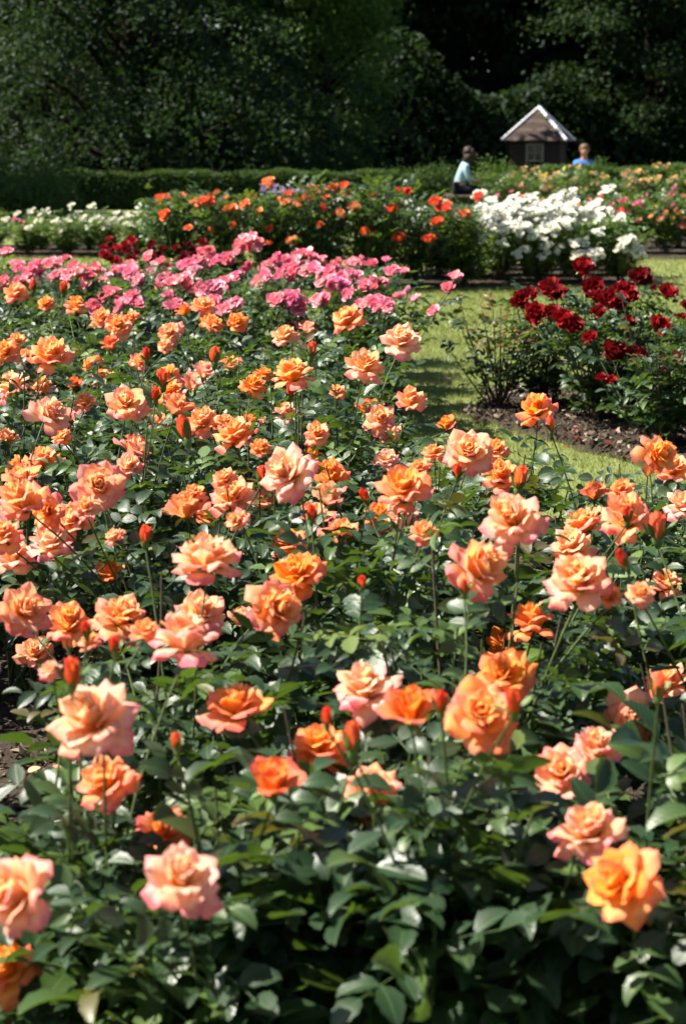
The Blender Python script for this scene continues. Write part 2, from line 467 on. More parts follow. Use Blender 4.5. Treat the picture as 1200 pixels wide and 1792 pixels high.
# ---------------------------------------------------------------- rose parts
def petal_geo(L, W, th, rho, roll, rng, nu=5, nv=6, r0=0.004, z0=0.0, phi=0.0, tip=0.1, ripple=0.05):
    v = np.linspace(0, 1, nv + 1); u = np.linspace(-1, 1, nu + 1)
    a, b, c = (R(x) for x in th)
    vv = np.linspace(0, 1, 41)
    thf = a * 2 * (vv - .5) * (vv - 1) - b * 4 * vv * (vv - 1) + c * 2 * vv * (vv - .5)
    rr = r0 + L * np.concatenate([[0], np.cumsum(np.sin(thf[:-1]) / 40)])
    zz = z0 + L * np.concatenate([[0], np.cumsum(np.cos(thf[:-1]) / 40)])
    r = np.interp(v, vv, rr); z = np.interp(v, vv, zz); t = np.interp(v, vv, thf)
    sh = 0.28 + 0.72 * np.sin(np.pi / 2 * np.clip(v / 0.62, 0, 1))
    k = np.clip((v - 0.6) / 0.4, 0, 1)
    sh = sh * np.clip(1 - tip * k ** 1.7, 0.004, 1) ** .7
    hw = W / 2 * sh
    A = u[None, :] * hw[:, None]
    Rh = np.maximum(rho, 0.3 * r)[:, None]
    cup = Rh * (np.cos(np.clip(A / Rh, -2.2, 2.2)) - 1)
    tang = Rh * np.sin(np.clip(A / Rh, -2.2, 2.2))
    n_off = cup + roll * hw[:, None] * np.abs(u[None, :]) ** 2.2 * v[:, None] ** 1.6
    ph = rng.uniform(0, 6.28, 2)
    n_off = n_off + ripple * W * (v[:, None] ** 2) * (np.sin(2.6 * u[None, :] + ph[0]) + 0.6 * np.sin(5.1 * u[None, :] + ph[1]))
    rad = r[:, None] + n_off * np.cos(t)[:, None]
    zz2 = z[:, None] - n_off * np.sin(t)[:, None]
    cs, sn = math.cos(phi), math.sin(phi)
    V = np.stack([rad * cs - tang * sn, rad * sn + tang * cs, zz2], 2).reshape(-1, 3)
    i = (np.arange(nv)[:, None] * (nu + 1) + np.arange(nu)[None]).ravel()
    F = np.stack([i, i + 1, i + nu + 2, i + nu + 1], 1)
    U = np.stack([np.broadcast_to((u[None] + 1) / 2, A.shape), np.broadcast_to(v[:, None], A.shape)], 2).reshape(-1, 2)
    return V, F, U

def ip(t, *ys):
    return float(np.interp(t, np.linspace(0, 1, len(ys)), ys))

OPEN = [1.0, .82, 1.08, .92, 1.16]
def rose_petals(kind, seed):
    """list of (V, F, uv) of one bloom, axis +Z, about 0.118 m across when full"""
    rng = np.random.default_rng(seed)
    res = []
    N = {'full': 33, 'half': 16, 'bud': 6, 'rosette': 24, 'double': 30}[kind]
    skip = rng.uniform(0, 6.28)
    for i in range(N):
        t = i / (N - 1)
        phi = i * 2.39996 + rng.normal(0, 0.15) + skip
        j = rng.normal(0, 1, 6)
        if kind == 'full':
            op = OPEN[seed % 5]
            th = (ip(t, 22, 32, 44, 60, 84) + 6 * j[0], ip(t, 0, 8, 22, 48, 88) * op + 8 * j[1], ip(t, -8, 28, 66, 104, 140) * op + 14 * j[2])
            g = petal_geo(ip(t, .048, .053, .057, .060, .060) * (1 + .07 * j[3]), ip(t, .028, .037, .044, .048, .050) * (1 + .08 * j[5]), th,
                          ip(t, .011, .017, .024, .034, .05), ip(t, .0, .35, .75, 1.05, 1.2) + .22 * j[4], rng,
                          r0=ip(t, .002, .007), z0=ip(t, .016, 0), phi=phi, tip=0.94, ripple=0.045)
        elif kind == 'half':
            out = 1.0 if i >= N - 4 else 0.0
            th = (ip(t, 20, 35, 55) + 5 * j[0], ip(t, 0, 8, 25) + 5 * j[1] + 22 * out, ip(t, -10, 15, 45) + 8 * j[2] + 42 * out)
            g = petal_geo(ip(t, .042, .048, .052), ip(t, .028, .042, .052), th, ip(t, .010, .017, .026), ip(t, 0, .3, .7), rng,
                          r0=.004, z0=ip(t, .006, 0), phi=phi, tip=.94, ripple=.045)
        elif kind == 'bud':
            th = (ip(t, 22, 32), ip(t, 0, 4) + 2 * j[0], ip(t, -28, -16) + 3 * j[1] + (20 if i == N - 1 else 0))
            g = petal_geo(ip(t, .040, .037), .030, th, ip(t, .008, .011), .05, rng, r0=.003, phi=phi, tip=.97, ripple=.02)
        elif kind == 'rosette':
            th = (ip(t, 20, 45, 82) + 6 * j[0], ip(t, 0, 14, 52) + 9 * j[1], ip(t, -25, 8, 62) + 16 * j[2])
            g = petal_geo(ip(t, .032, .046, .056), ip(t, .026, .045, .058), th, ip(t, .012, .022, .04), ip(t, .1, .3, .4) + .15 * j[3], rng,
                          nu=4, nv=4, phi=phi, tip=.8, ripple=.07)
        else:   # double: very full flat red rose, petals folded
            th = (ip(t, 20, 50, 84) + 8 * j[0], ip(t, 5, 22, 60) + 10 * j[1], ip(t, -20, 18, 72) + 18 * j[2])
            g = petal_geo(ip(t, .034, .048, .056), ip(t, .026, .04, .052), th, ip(t, .012, .02, .036), ip(t, .1, .4, .5) + .2 * j[3], rng,
                          nu=4, nv=4, phi=phi, tip=.8, ripple=.09)
        res.append(g)
    return res

def calyx_geo(rng, size=1.0, droop=100):
    """hip with five narrow sepals: V, F"""
    P = [(0, 0, -.012), (0, 0, -.006), (0, 0, 0.0), (0, 0, .006)]
    V, F = tube(P, [.0022, .0055, .0075, .006], 7)
    Vs, Fs = [V], [F]; n = len(V)
    for k in range(5):
        d = droop + rng.normal(0, 14)
        v, f, _ = petal_geo(.030, .010, (60, d, d + 25), .01, 0.0, rng, nu=2, nv=4, r0=.005, z0=.002, phi=k * 1.2566 + .3, tip=1.0, ripple=0)
        Vs.append(v); Fs.append(f + n); n += len(v)
    return np.concatenate(Vs) * size, np.concatenate(Fs)

PETALS = {}     # kind -> variants: list of petal meshes + calyx mesh
BLOOM = {}      # kind -> variants: one joined mesh
def build_blooms():
    rng = np.random.default_rng(11)
    for kind, nvar in (('full', 9), ('half', 4), ('bud', 4)):
        PETALS[kind] = []; BLOOM[kind] = []
        for s in range(nvar):
            geos = rose_petals(kind, 100 + s * 7 + len(kind))
            ms = [mesh_np('petal', V, F, (M['apricot'],), uv=U) for V, F, U in geos]
            cv, cf = calyx_geo(rng, droop=40 if kind == 'bud' else 110)
            PETALS[kind].append((ms, mesh_np('calyx', cv, cf, (M['sepal'],))))
            BLOOM[kind].append(join_bloom(geos, cv, cf, M['apricot']))
    for kind, nvar in (('rosette', 4), ('double', 4)):
        BLOOM[kind] = []
        for s in range(nvar):
            geos = rose_petals(kind, 300 + s)
            cv, cf = calyx_geo(rng)
            BLOOM[kind].append(join_bloom(geos, cv, cf, M['petal']))

def join_bloom(geos, cv, cf, mat):
    Vs, Fs, Us, n = [], [], [], 0
    for V, F, U in geos:
        Vs.append(V); Fs.append(F + n); Us.append(U); n += len(V)
    nf = sum(len(f) for f in Fs)
    Vs.append(cv); Fs.append(cf + n); Us.append(np.zeros((len(cv), 2)))
    mi = np.concatenate([np.zeros(nf, int), np.ones(len(cf), int)])
    return mesh_np('rose_bloom', np.concatenate(Vs), np.concatenate(Fs), (mat, M['sepal']), mi, np.concatenate(Us))
build_blooms()

def leaflet_geo(L, W, fold, bend, rows=6, serr=0.05, twist=0.0):
    v = np.linspace(0, 1, rows + 1)
    w = W / 2 * np.sin(np.pi * np.clip(v, 0, 1) ** 0.78) ** 0.8
    w[0] = W * 0.03; w[-1] = W * 0.01
    w = w * (1 + serr * np.where(np.arange(rows + 1) % 2, 1, -1))
    ang = -bend * v
    y = np.concatenate([[0], np.cumsum(np.cos(ang[:-1]) * L / rows)])
    z = np.concatenate([[0], np.cumsum(np.sin(ang[:-1]) * L / rows)])
    V, U = [], []
    for i in range(rows + 1):
        for s in (-1, 0, 1):
            V.append((s * w[i] * math.cos(fold), y[i] + (0.06 * L if s and 0 < i < rows else 0), z[i] + abs(s) * w[i] * math.sin(fold) + s * w[i] * twist))
            U.append((0.5 + 0.5 * s * w[i] / (W / 2), v[i]))
    F = []
    for i in range(rows):
        for k in (0, 1):
            a = i * 3 + k; F.append((a, a + 1, a + 4, a + 3))
    return np.array(V), np.array(F), np.array(U)

def rotz(V, a):
    c, s = math.cos(a), math.sin(a)
    return np.stack([V[:, 0] * c - V[:, 1] * s, V[:, 0] * s + V[:, 1] * c, V[:, 2]], 1)

def leaf_geo(rng, n_pairs=2, rows=6, size=1.0):
    """compound rose leaf along +Y, facing +Z: a rachis with paired leaflets and one at the end"""
    L = .055 * size
    stalk = .030 * size; gap = .034 * size
    bend = rng.uniform(0.1, 0.7)
    total = stalk + gap * n_pairs
    def spine(s):
        a = bend * s / total
        return np.array([0, s * (1 - a * a / 6), -s * a / 2])
    Vs, Fs, Us, n = [], [], [], 0
    v, f = tube([spine(x) for x in np.linspace(0, total, 4)], [.0013, .0011, .0009, .0008], 3)
    Vs.append(v); Fs.append(f); Us.append(np.tile([[.5, .5]], (len(v), 1))); n += len(v)
    items = [(spine(total), 0.0, 1.0)]
    for k in range(n_pairs):
        p = spine(stalk + gap * k)
        sc = 0.72 + 0.16 * k
        items += [(p, R(62) + rng.normal(0, .12), sc), (p, -R(62) + rng.normal(0, .12), sc)]
    for p, az, sc in items:
        sc *= rng.uniform(.9, 1.1)
        V, F, U = leaflet_geo(L * sc, L * rng.uniform(.56, .68) * sc, rng.uniform(.1, .5), rng.uniform(.0, 1.1), rows, .07 if rows > 4 else 0, rng.normal(0, .12))
        tl = rng.normal(0, .15)
        V = np.stack([V[:, 0], V[:, 1] * math.cos(tl) - V[:, 2] * math.sin(tl), V[:, 1] * math.sin(tl) + V[:, 2] * math.cos(tl)], 1)
        V = rotz(V, az) + p
        Vs.append(V); Fs.append(F + n); Us.append(U); n += len(V)
    return np.concatenate(Vs), np.concatenate(Fs), np.concatenate(Us)

LEAVES, LEAVES_SMALL = [], []
_r = np.random.default_rng(5)
for k in range(9):
    V, F, U = leaf_geo(_r, 2 if k % 4 else 3, 8); LEAVES.append(mesh_np('leaf', V, F, (M['rose_leaf'],), uv=U))
for k in range(4):
    V, F, U = leaf_geo(_r, 1, 5, 0.8); LEAVES_SMALL.append(mesh_np('leaf', V, F, (M['rose_leaf'],), uv=U))
FAR_LEAF = [leaf_geo(_r, 2, 3) for k in range(4)]

def frame_from(direction, normal):
    y = direction.normalized()
    x = y.cross(normal)
    if x.length < 1e-4: x = y.orthogonal()
    x.normalize(); z = x.cross(y)
    return Matrix((x, y, z)).transposed()

KEEP_CLEAR = []     # flower centre, radius
_kc = {}
def crowds_bloom(w):
    """flowers stand clear of their leaves: true where a leaf would cover one or keep the sun off it"""
    if not KEEP_CLEAR: return False
    if 'n' not in _kc or _kc['n'] != len(KEEP_CLEAR):
        C = np.array([tuple(c) for c, r in KEEP_CLEAR]); A = C - np.array([0, 0, CAM_H]); A /= np.linalg.norm(A, axis=1)[:, None]
        _kc.update(n=len(KEEP_CLEAR), C=C, R=np.array([r for c, r in KEEP_CLEAR]), A=A, S=np.array(tuple(SUN_DIR)))
    v = _kc['C'] - np.array(tuple(w)); r = _kc['R']
    t = (v * _kc['A']).sum(1)
    d = np.linalg.norm(v - _kc['A'] * t[:, None], axis=1)
    if ((t > -.01) & (t < 1.2) & (d < r * .95 + .022)).any(): return random.random() < .96
    t = -(v @ _kc['S'])
    d = np.linalg.norm(v + _kc['S'] * t[:, None], axis=1)
    if ((t > .0) & (t < .6) & (d < r * 1.05)).any(): return random.random() < .93
    return False

class Bush:
    def __init__(s, name, loc, cat='rose bush'):
        s.o = empty(name, loc); s.loc = Vector(loc); s.o['category'] = cat
    def stem(s, pts, r0, r1, mat='stem', name='stem', sides=5):
        V, F = tube(pts, np.linspace(r0, r1, len(pts)), sides)
        return obj(name, mesh_np(name, V, F, (M[mat],)), s.o)
    def leaf(s, p, direction, normal, scale, young=0.0, fresh=0.0, small=False):
        if crowds_bloom(s.loc + p + direction.normalized() * .05 * scale): return
        me = random.choice(LEAVES_SMALL if small else LEAVES)
        o = bpy.data.objects.new('leaf', me)
        m = frame_from(direction, normal).to_4x4() * 1.0
        o.matrix_basis = Matrix.Translation(p) @ m @ Matrix.Scale(scale, 4)
        o.color = (young, fresh, 0, 1)
        link(o, s.o)
    def leaves_on(s, pts, t0, t1, n, h, scale=1.0, lim=None):
        az = random.uniform(0, 6.28)
        P = [Vector(tuple(p)) for p in pts]
        for k in range(n):
            t = t0 + (t1 - t0) * (k + random.random()) / max(n, 1)
            f = t * (len(P) - 1); i = min(int(f), len(P) - 2)
            p = P[i].lerp(P[i + 1], f - i)
            if lim is not None and p.z > lim: continue
            az += 2.399 + random.gauss(0, .4)
            el = random.uniform(-.05, .75)
            out = Vector((p.x, p.y, 0)); 
            d = Vector((math.cos(az), math.sin(az), 0)) + (out.normalized() * .35 if out.length > .02 else Vector())
            d.normalize(); d = d * math.cos(el) + Vector((0, 0, math.sin(el)))
            nrm = Vector((random.gauss(0, .35), random.gauss(0, .35), 1.0)) + d * -.3
            young = random.choice([0] * 14 + [.3]) if t > .8 else 0.0
            fresh = random.random() ** 5 * .8
            s.leaf(p, d, nrm, scale * random.uniform(.75, 1.2) * (1.0 if t < .75 else .85), young, fresh)
    def bloom(s, p, axis, size, kind, colour, spread=False, name='rose_bloom'):
        """size: width in metres; spread: petals as objects of their own"""
        nat = {'full': .116, 'half': .075, 'bud': .024, 'rosette': .098, 'double': .105}[kind]
        q = axis.to_track_quat('Z', 'Y').to_matrix().to_4x4() @ Matrix.Rotation(random.uniform(0, 6.28), 4, 'Z')
        mb = Matrix.Translation(p) @ q @ Matrix.Scale(size / nat, 4) @ Matrix.Diagonal((random.uniform(.93, 1.07), random.uniform(.93, 1.07), random.uniform(.88, 1.12) * (1.3 if kind == 'double' else 1), 1))
        if spread:
            ms, cal = random.choice(PETALS[kind])
            b = bpy.data.objects.new(name, cal); b.matrix_basis = mb; link(b, s.o)
            for k, me in enumerate(ms):
                o = bpy.data.objects.new('petal', me)
                c = (min(1, max(0, colour[0] + .06 + random.gauss(0, .12))), min(1, max(0, colour[1] + random.gauss(0, .03))), k / (len(ms) - 1), 1)
                o.color = c
                link(o, b)
        else:
            b = bpy.data.objects.new(name, random.choice(BLOOM[kind])); b.matrix_basis = mb
            b.color = colour; link(b, s.o)
        return b
    def label(s, text, group): tag(s.o, text, None, group)

ORD = ['first', 'second', 'third', 'fourth', 'fifth', 'sixth', 'seventh', 'eighth', 'ninth', 'tenth', 'eleventh', 'twelfth', 'thirteenth', 'fourteenth', 'fifteenth', 'sixteenth']
NUM = ['no', 'one', 'two', 'three', 'four', 'five', 'six', 'seven', 'eight', 'nine', 'ten', 'eleven', 'twelve', 'thirteen', 'fourteen', 'fifteen']

def axis_random(tilt, toward=None):
    a = random.uniform(0, 6.28); t = abs(random.gauss(0, tilt))
    v = Vector((math.sin(t) * math.cos(a), math.sin(t) * math.sin(a), math.cos(t)))
    if toward is not None: v = (v + toward).normalized()
    return v

# ---------------------------------------------------------------- apricot roses of the near bed
# blooms seen in the photograph: x, y, width (pixels of the 1200 px photo), form, faded to pink 0..1, red 0..1
F_, H_, B_ = 'full', 'half', 'bud'
NEAR = [
 (175,1277,145,F_,.85,0),(322,1145,130,F_,.75,0),(345,1092,100,F_,.8,0),(425,1095,55,H_,.9,0),(420,1257,122,F_,.25,0),
 (560,1320,105,F_,.1,0),(478,1392,100,H_,.1,.35),(200,1385,115,F_,.45,.1),(285,1462,95,F_,.35,.1),(315,1560,148,F_,.9,0),
 (50,1572,150,F_,.7,0),(25,1712,112,F_,.05,0),(62,1150,70,F_,.7,.1),(38,1075,98,F_,.5,0),(120,1105,88,F_,.3,0),
 (205,1095,100,F_,.4,0),(255,1112,55,F_,.3,0),(126,1200,36,B_,.1,.8),(572,1272,22,B_,0,1),(617,1318,34,B_,.2,.8),
 (310,1315,22,B_,0,.7),(152,1115,20,B_,0,1),(202,1145,20,B_,0,1),
 (645,1224,118,F_,.95,0),(720,1266,105,H_,.1,.2),(840,1262,135,F_,.25,.05),(882,1195,112,F_,.1,.05),(772,1250,28,B_,0,1),
 (900,1250,32,B_,.1,.85),(650,1400,108,F_,.55,0),(985,1362,105,F_,.6,0),(1045,1328,100,F_,.8,0),(1100,1252,100,F_,.75,.1),
 (1168,1208,82,F_,.5,0),(1035,1472,128,F_,.75,0),(1105,1552,142,F_,.1,0),(930,1108,88,F_,.15,0),(882,1130,60,F_,.1,0),
 (1152,1222,26,B_,.1,.6),
 (80,735,80,F_,.8,0),(222,712,72,F_,.55,0),(305,725,55,H_,.3,.2),(358,747,72,F_,.5,0),(415,777,80,F_,.3,0),(327,772,30,B_,0,.85),
 (228,795,66,F_,.7,.05),(78,818,62,F_,.35,0),(172,856,90,F_,.6,0),(50,893,96,F_,.4,0),(130,922,76,F_,.55,0),(25,987,78,F_,.85,0),
 (92,967,82,F_,.8,0),(254,952,25,B_,0,.75),(193,1017,56,H_,0,.1),(410,885,86,F_,.6,0),(352,912,62,F_,.25,0),(517,837,104,F_,.9,0),
 (545,806,36,H_,.1,.1),(458,846,22,B_,0,.9),(545,912,18,B_,0,1),(362,1000,126,F_,.65,0),(525,1018,100,F_,.08,0),(470,1066,106,F_,.4,0),
 (240,805,40,H_,.4,.1),(395,845,50,F_,.4,0),(150,895,50,F_,.5,0),(420,912,46,F_,.6,0),
 (665,738,58,F_,.55,0),(720,710,56,F_,.5,0),(785,750,38,H_,0,.05),(940,728,74,F_,.1,.05),(964,756,18,B_,.2,.7),(820,798,86,F_,.55,0),
 (866,795,52,F_,.25,0),(877,843,76,F_,.3,0),(907,858,28,B_,0,.6),(710,873,106,F_,.2,0),(642,878,17,B_,0,1),(800,837,20,B_,0,.9),
 (905,926,120,F_,.72,0),(820,1005,116,F_,.55,0),(812,1042,19,B_,.2,.8),(1015,1030,120,F_,.6,0),(1005,975,86,F_,.6,0),
 (1040,875,52,H_,.2,.2),(1138,800,78,F_,.2,0),(1178,830,70,F_,.35,0),(1097,924,100,F_,.4,0),(1030,930,82,F_,.35,0),(1097,915,21,B_,0,.9),
 (1150,945,34,B_,.4,.7),(1097,995,22,B_,0,.95),(1196,895,72,F_,.9,0),(1162,1035,72,F_,.6,0),(742,940,55,F_,.35,.1),(1072,1050,42,F_,.2,0),
 (633,1030,17,B_,0,.95),(1090,865,50,F_,.3,0),(760,800,45,F_,.35,0),(735,825,42,F_,.3,0),(1120,1045,50,F_,.5,0),
 (30,520,46,F_,.4,0),(57,512,15,B_,0,.9),(82,535,32,F_,.1,0),(132,542,46,F_,.25,0),(180,565,46,F_,.4,0),(207,575,50,F_,.35,0),
 (357,543,46,F_,.45,0),(325,552,32,H_,0,0),(372,573,36,F_,.2,0),(415,568,40,F_,.1,0),(302,586,46,F_,.6,0),(90,634,76,F_,.3,0),
 (12,621,52,F_,.2,0),(197,612,38,H_,.2,.45),(256,632,15,B_,0,1),(375,638,26,B_,.1,.6),(355,662,42,H_,.7,.1),(28,686,66,F_,.65,0),
 (131,682,34,H_,0,.6),(285,678,22,B_,.2,.8),(272,702,17,B_,0,.9),(515,667,82,F_,.3,0),(508,694,20,B_,0,1),(543,627,19,B_,0,.9),
 (440,682,46,F_,.1,0),(460,660,36,F_,.05,.1),(500,595,46,F_,.45,0),(612,567,66,F_,.28,0),(700,605,70,F_,.8,0),(636,653,76,F_,.6,0),
 (150,710,40,F_,.4,0),(112,515,16,B_,0,.8),(240,640,40,F_,.4,0),(300,655,34,F_,.3,0),(395,745,40,F_,.45,0),(110,770,40,F_,.3,0),
 (455,790,40,F_,.2,0),(340,870,44,F_,.4,0),(205,945,40,F_,.5,0),(160,1130,46,F_,.4,0),(440,890,34,H_,.6,0),(90,1180,44,F_,.7,0),
 (590,690,34,F_,.3,0),(655,720,34,H_,.4,0),(30,600,34,F_,.3,0),(290,610,30,F_,.5,0),(232,560,30,F_,.3,0),
]
def place_near():
    blooms = []
    for (px, py, w, kind, tint, red) in NEAR:
        real = {'full': .118, 'half': .085, 'bud': .028}[kind]
        d = ray(px, py)
        k_size = F_PX * real / w
        zt = 0.70 if py < 1300 else 0.62 if py < 1650 else 0.5
        k_z = (zt - CAM_H) / d.z
        if kind == 'bud': k = k_z * random.uniform(.96, 1.0)
        elif w < 60 and kind == 'full': k = k_z * random.uniform(1.0, 1.08)
        elif py > 1300: k = k_size ** .38 * k_z ** .62
        else: k = k_size ** .62 * k_z ** .38
        p = Vector((0, 0, CAM_H)) + d * k
        size = w * k / F_PX
        if kind == 'bud': size = min(size, .042)
        if p.z > .92:                   # taller than any stem here: bring it nearer the canopy
            k = (.92 - CAM_H) / d.z; p = Vector((0, 0, CAM_H)) + d * k; size = w * k / F_PX
        blooms.append([p, size, kind, tint, red])
    clear = len(blooms)
    for k in range(46):             # lower flowers half hidden among the leaves
        px, py = random.uniform(0, 720), random.uniform(545, 960)
        if px > 560 and py < 700: continue
        p = ground_at(px, py, random.uniform(.50, .62))
        blooms.append([p, random.uniform(.07, .11), random.choice(['full', 'full', 'half']), random.random() ** 1.3, random.choice([0, 0, 0, .15])])
    for p, size, kind, tint, red in blooms[:clear]:
        if kind != 'bud' or size > .03: KEEP_CLEAR.append((p + Vector((0, 0, .25 * size)), size * (.5 if kind != 'bud' else .8)))
    # planting grid
    roots = []
    y = 2.40; row = 0
    while y < 7.9:
        half = .2 * y + .42
        x = -half + (.25 if row % 2 else 0)
        line = []
        while x < half:
            X, Y = x + random.uniform(-.07, .07), y + random.uniform(-.07, .07)
            soil_gap = -1.0 < X < -.42 and 2.75 < Y < 3.75
            if (X > .2 and Y > 5.3 - .55 * (X - .2)) or (X > .1 and Y > 5.5): x += .5; continue
            if inside(FRONT, np.array([X]), np.array([Y]))[0] and edge_dist(FRONT, np.array([X]), np.array([Y]))[0] > .22 and not soil_gap:
                line.append((X, Y))
            x += .50
        roots.append(line); y += .46; row += 1
    roots[0] += [(.02, 2.58), (.42, 2.28), (-.16, 2.28), (.14, 2.22)]
    for l in roots: l.sort()
    flat = [(X, Y, r, len(l) - 1 - i) for r, l in enumerate(roots) for i, (X, Y) in enumerate(l)]
    owners = [[] for _ in flat]
    for b in blooms:
        j = min(range(len(flat)), key=lambda i: (flat[i][0] - b[0].x) ** 2 + (flat[i][1] - .0 - b[0].y) ** 2)
        owners[j].append(b)
    return flat, owners

flat, owners = place_near()
for (X, Y, row, from_lawn), bl in zip(flat, owners):
    b = Bush('rose_bush', (X, Y, .02))
    o = b.loc
    hs = [p[0].z for p in bl if p[2] != 'bud']
    top = (max(hs) if hs else .66) - .06
    top = min(max(top, .5), .74)
    if Y < 2.3: top = min(top, .56)
    if X < -.33 and Y < 2.75: top = .30
    if X > .0 and Y > 3.9:          # the grass path shows over the bed's low edge
        px_ = 600 + X / Y * F_PX
        top = max(.36, min(top, CAM_H - (float(np.interp(px_, [610, 660, 700, 760, 900, 1090, 1200], [500, 610, 705, 750, 795, 855, 835])) - 235) * Y / F_PX - .03))
    n_leaf = 0
    for p, size, kind, tint, red in bl:
        q = p - o
        tow = Vector((-.10, -.42, .05))
        ax = axis_random(.45, tow) if kind != 'bud' else axis_random(.15)
        if kind == 'half': ax = axis_random(.22, tow * .5)
        neck = q - ax * (.012 * size / .116)
        c = Vector((q.x * .35 + random.gauss(0, .05), q.y * .35 + random.gauss(0, .05), q.z * .60))
        start = Vector((random.gauss(0, .03), random.gauss(0, .03), 0))
        pts = bezier(start, c, neck, 9)
        b.stem(pts, .0036, .0018)
        b.leaves_on(pts, .22, .93, 12, top, 1.0, lim=min(q.z - .045, top + .16))
        b.bloom(q, ax, size, kind, (tint, red, random.random(), 1), spread=True, name='rose_bud' if kind == 'bud' else 'rose_bloom')
    extra = max(5, 12 - len(bl)) + (3 if Y < 2.9 else 0)
    for k in range(extra):
        a = k * 2.399 + random.uniform(-.4, .4)
        rr = random.uniform(.08, .27)
        q = Vector((rr * math.cos(a), rr * math.sin(a), top * random.uniform(.72, 1.05)))
        start = Vector((random.gauss(0, .03), random.gauss(0, .03), 0))
        pts = bezier(start, Vector((q.x * .7, q.y * .7, q.z * .5)), q, 8)
        b.stem(pts, .005, .002, 'cane' if k % 3 == 0 else 'stem')
        b.leaves_on(pts, .25, 1.0, 11, top, 1.38 if Y < 2.7 else 1.05)
    nb = sum(1 for x in bl if x[2] != 'bud')
    what = f'with {NUM[min(nb, 10)]} bloom' + ('' if nb == 1 else 's') if nb else 'without blooms'
    b.label(f'apricot rose bush {what}, {ORD[from_lawn]} from the grass in row {NUM[row + 1]} of near bed', 'apricot roses of the near bed')

# ---------------------------------------------------------------- roses further back
def foliage_variant(seed, n_canes=22, per=14):
    """joined leaves and canes of a far bush, unit radius 0.3 m and height 0.7 m"""
    rng = np.random.default_rng(seed); rnd = random.Random(seed)
    Vs, Fs, n = [], [], 0
    Cv, Cf, cn = [], [], 0
    for k in range(n_canes):
        a = k * 2.399 + rng.uniform(-.4, .4); rr = rng.uniform(.03, .30); h = .7 * rng.uniform(.68, 1.04)
        q = (rr * math.cos(a), rr * math.sin(a), h)
        pts = bezier((rng.normal(0, .03), rng.normal(0, .03), 0), (q[0] * .7, q[1] * .7, h * .5), q, 7)
        v, f = tube(pts, np.linspace(.006, .002, 7), 4); Cv.append(v); Cf.append(f + cn); cn += len(v)
        for j in range(per):
            t = .15 + .85 * (j + rng.random()) / per
            ft = t * 6; i = min(int(ft), 5); p = pts[i] + (pts[i + 1] - pts[i]) * (ft - i)
            az = j * 2.399 + rng.normal(0, .5); el = rng.uniform(-.1, .8)
            d = Vector((math.cos(az) * math.cos(el), math.sin(az) * math.cos(el), math.sin(el)))
            m = np.array(frame_from(d, Vector((rng.normal(0, .4), rng.normal(0, .4), 1))))
            V, F, _u = FAR_LEAF[rng.integers(4)]
            Vs.append((V * rng.uniform(.8, 1.25)) @ m.T + p); Fs.append(F + n); n += len(V)
    return (mesh_np('foliage', np.concatenate(Vs), np.concatenate(Fs), (M['far_leaf'],)),
            mesh_np('canes', np.concatenate(Cv), np.concatenate(Cf), (M['cane'],)))
FOLIAGE = [foliage_variant(40 + k) for k in range(5)]

def cluster(p, rad, n, z_flat=.75):
    """n bloom centres packed over the upper and outer side of a rounded truss"""
    if n == 1: return [p.copy()]
    res = []
    m = int(n * 1.6) + 1
    for k in range(m):
        zz = 1 - 2 * (k + .5) / m
        if zz < -.25: break
        a = k * 2.399 + random.uniform(-.3, .3); rr = math.sqrt(1 - zz * zz)
        res.append(p + Vector((rr * math.cos(a), rr * math.sin(a), zz)) * rad * random.uniform(.75, 1.05))
    return res

def far_bush(name, root, h, r, blooms, label, group, fresh=0.0, detail=False, leaf_scale=1.0, young=0.0):
    """blooms: (world position, size, kind, colour)"""
    b = Bush(name, root)
    o = b.loc
    if detail:
        for k in range(17):
            a = k * 2.399 + random.uniform(-.4, .4); rr = random.uniform(.05, r)
            q = Vector((rr * math.cos(a), rr * math.sin(a), h * random.uniform(.6, 1.0)))
            pts = bezier((random.gauss(0, .03), random.gauss(0, .03), 0), (q.x * .6, q.y * .6, q.z * .5), q, 7)
            b.stem(pts, .006, .002, 'cane')
            b.leaves_on(pts, .14, 1.0, 11, h, leaf_scale)
    else:
        fo, ca = random.choice(FOLIAGE)
        rz = Matrix.Rotation(random.uniform(0, 6.28), 4, 'Z') @ Matrix.Diagonal((r / .3, r / .3, h / .7, 1))
        f = obj('foliage', fo, b.o); f.matrix_basis = rz; f.color = (young, fresh, 0, 1); f['kind'] = 'stuff'
        c = obj('canes', ca, b.o); c.matrix_basis = rz; c['kind'] = 'stuff'
    for p, size, kind, colour in blooms:
        q = p - o
        ax = axis_random(.7, Vector((-.15, -.55, .1))) if kind != 'double' else axis_random(.35, Vector((-.15, -.75, .1)))
        if detail or random.random() < .5:
            base = Vector((q.x * .5, q.y * .5, max(.1, q.z - .3)))
            pts = bezier(base, (q.x * .85, q.y * .85, q.z - .12), q - ax * .01, 5)
            b.stem(pts, .004, .002, sides=4)
            if detail: b.leaves_on(pts, .1, .8, 3, h, leaf_scale)
        b.bloom(q, ax, size, kind, colour)
    tag(b.o, label, None, group)
    return b

def assign(roots, blooms):
    own = [[] for _ in roots]
    for bl in blooms:
        j = min(range(len(roots)), key=lambda i: (roots[i][0] - bl[0].x) ** 2 + (roots[i][1] - bl[0].y) ** 2)
        own[j].append(bl)
    return own

def jit(c, v=.08, s=.10):
    k = 1 + random.gauss(0, v)
    return tuple(min(.95, max(.004, x * k * (1 + random.gauss(0, s)))) for x in c) + (1.0,)

def at_height(px, py, z): return ground_at(px, py, z)

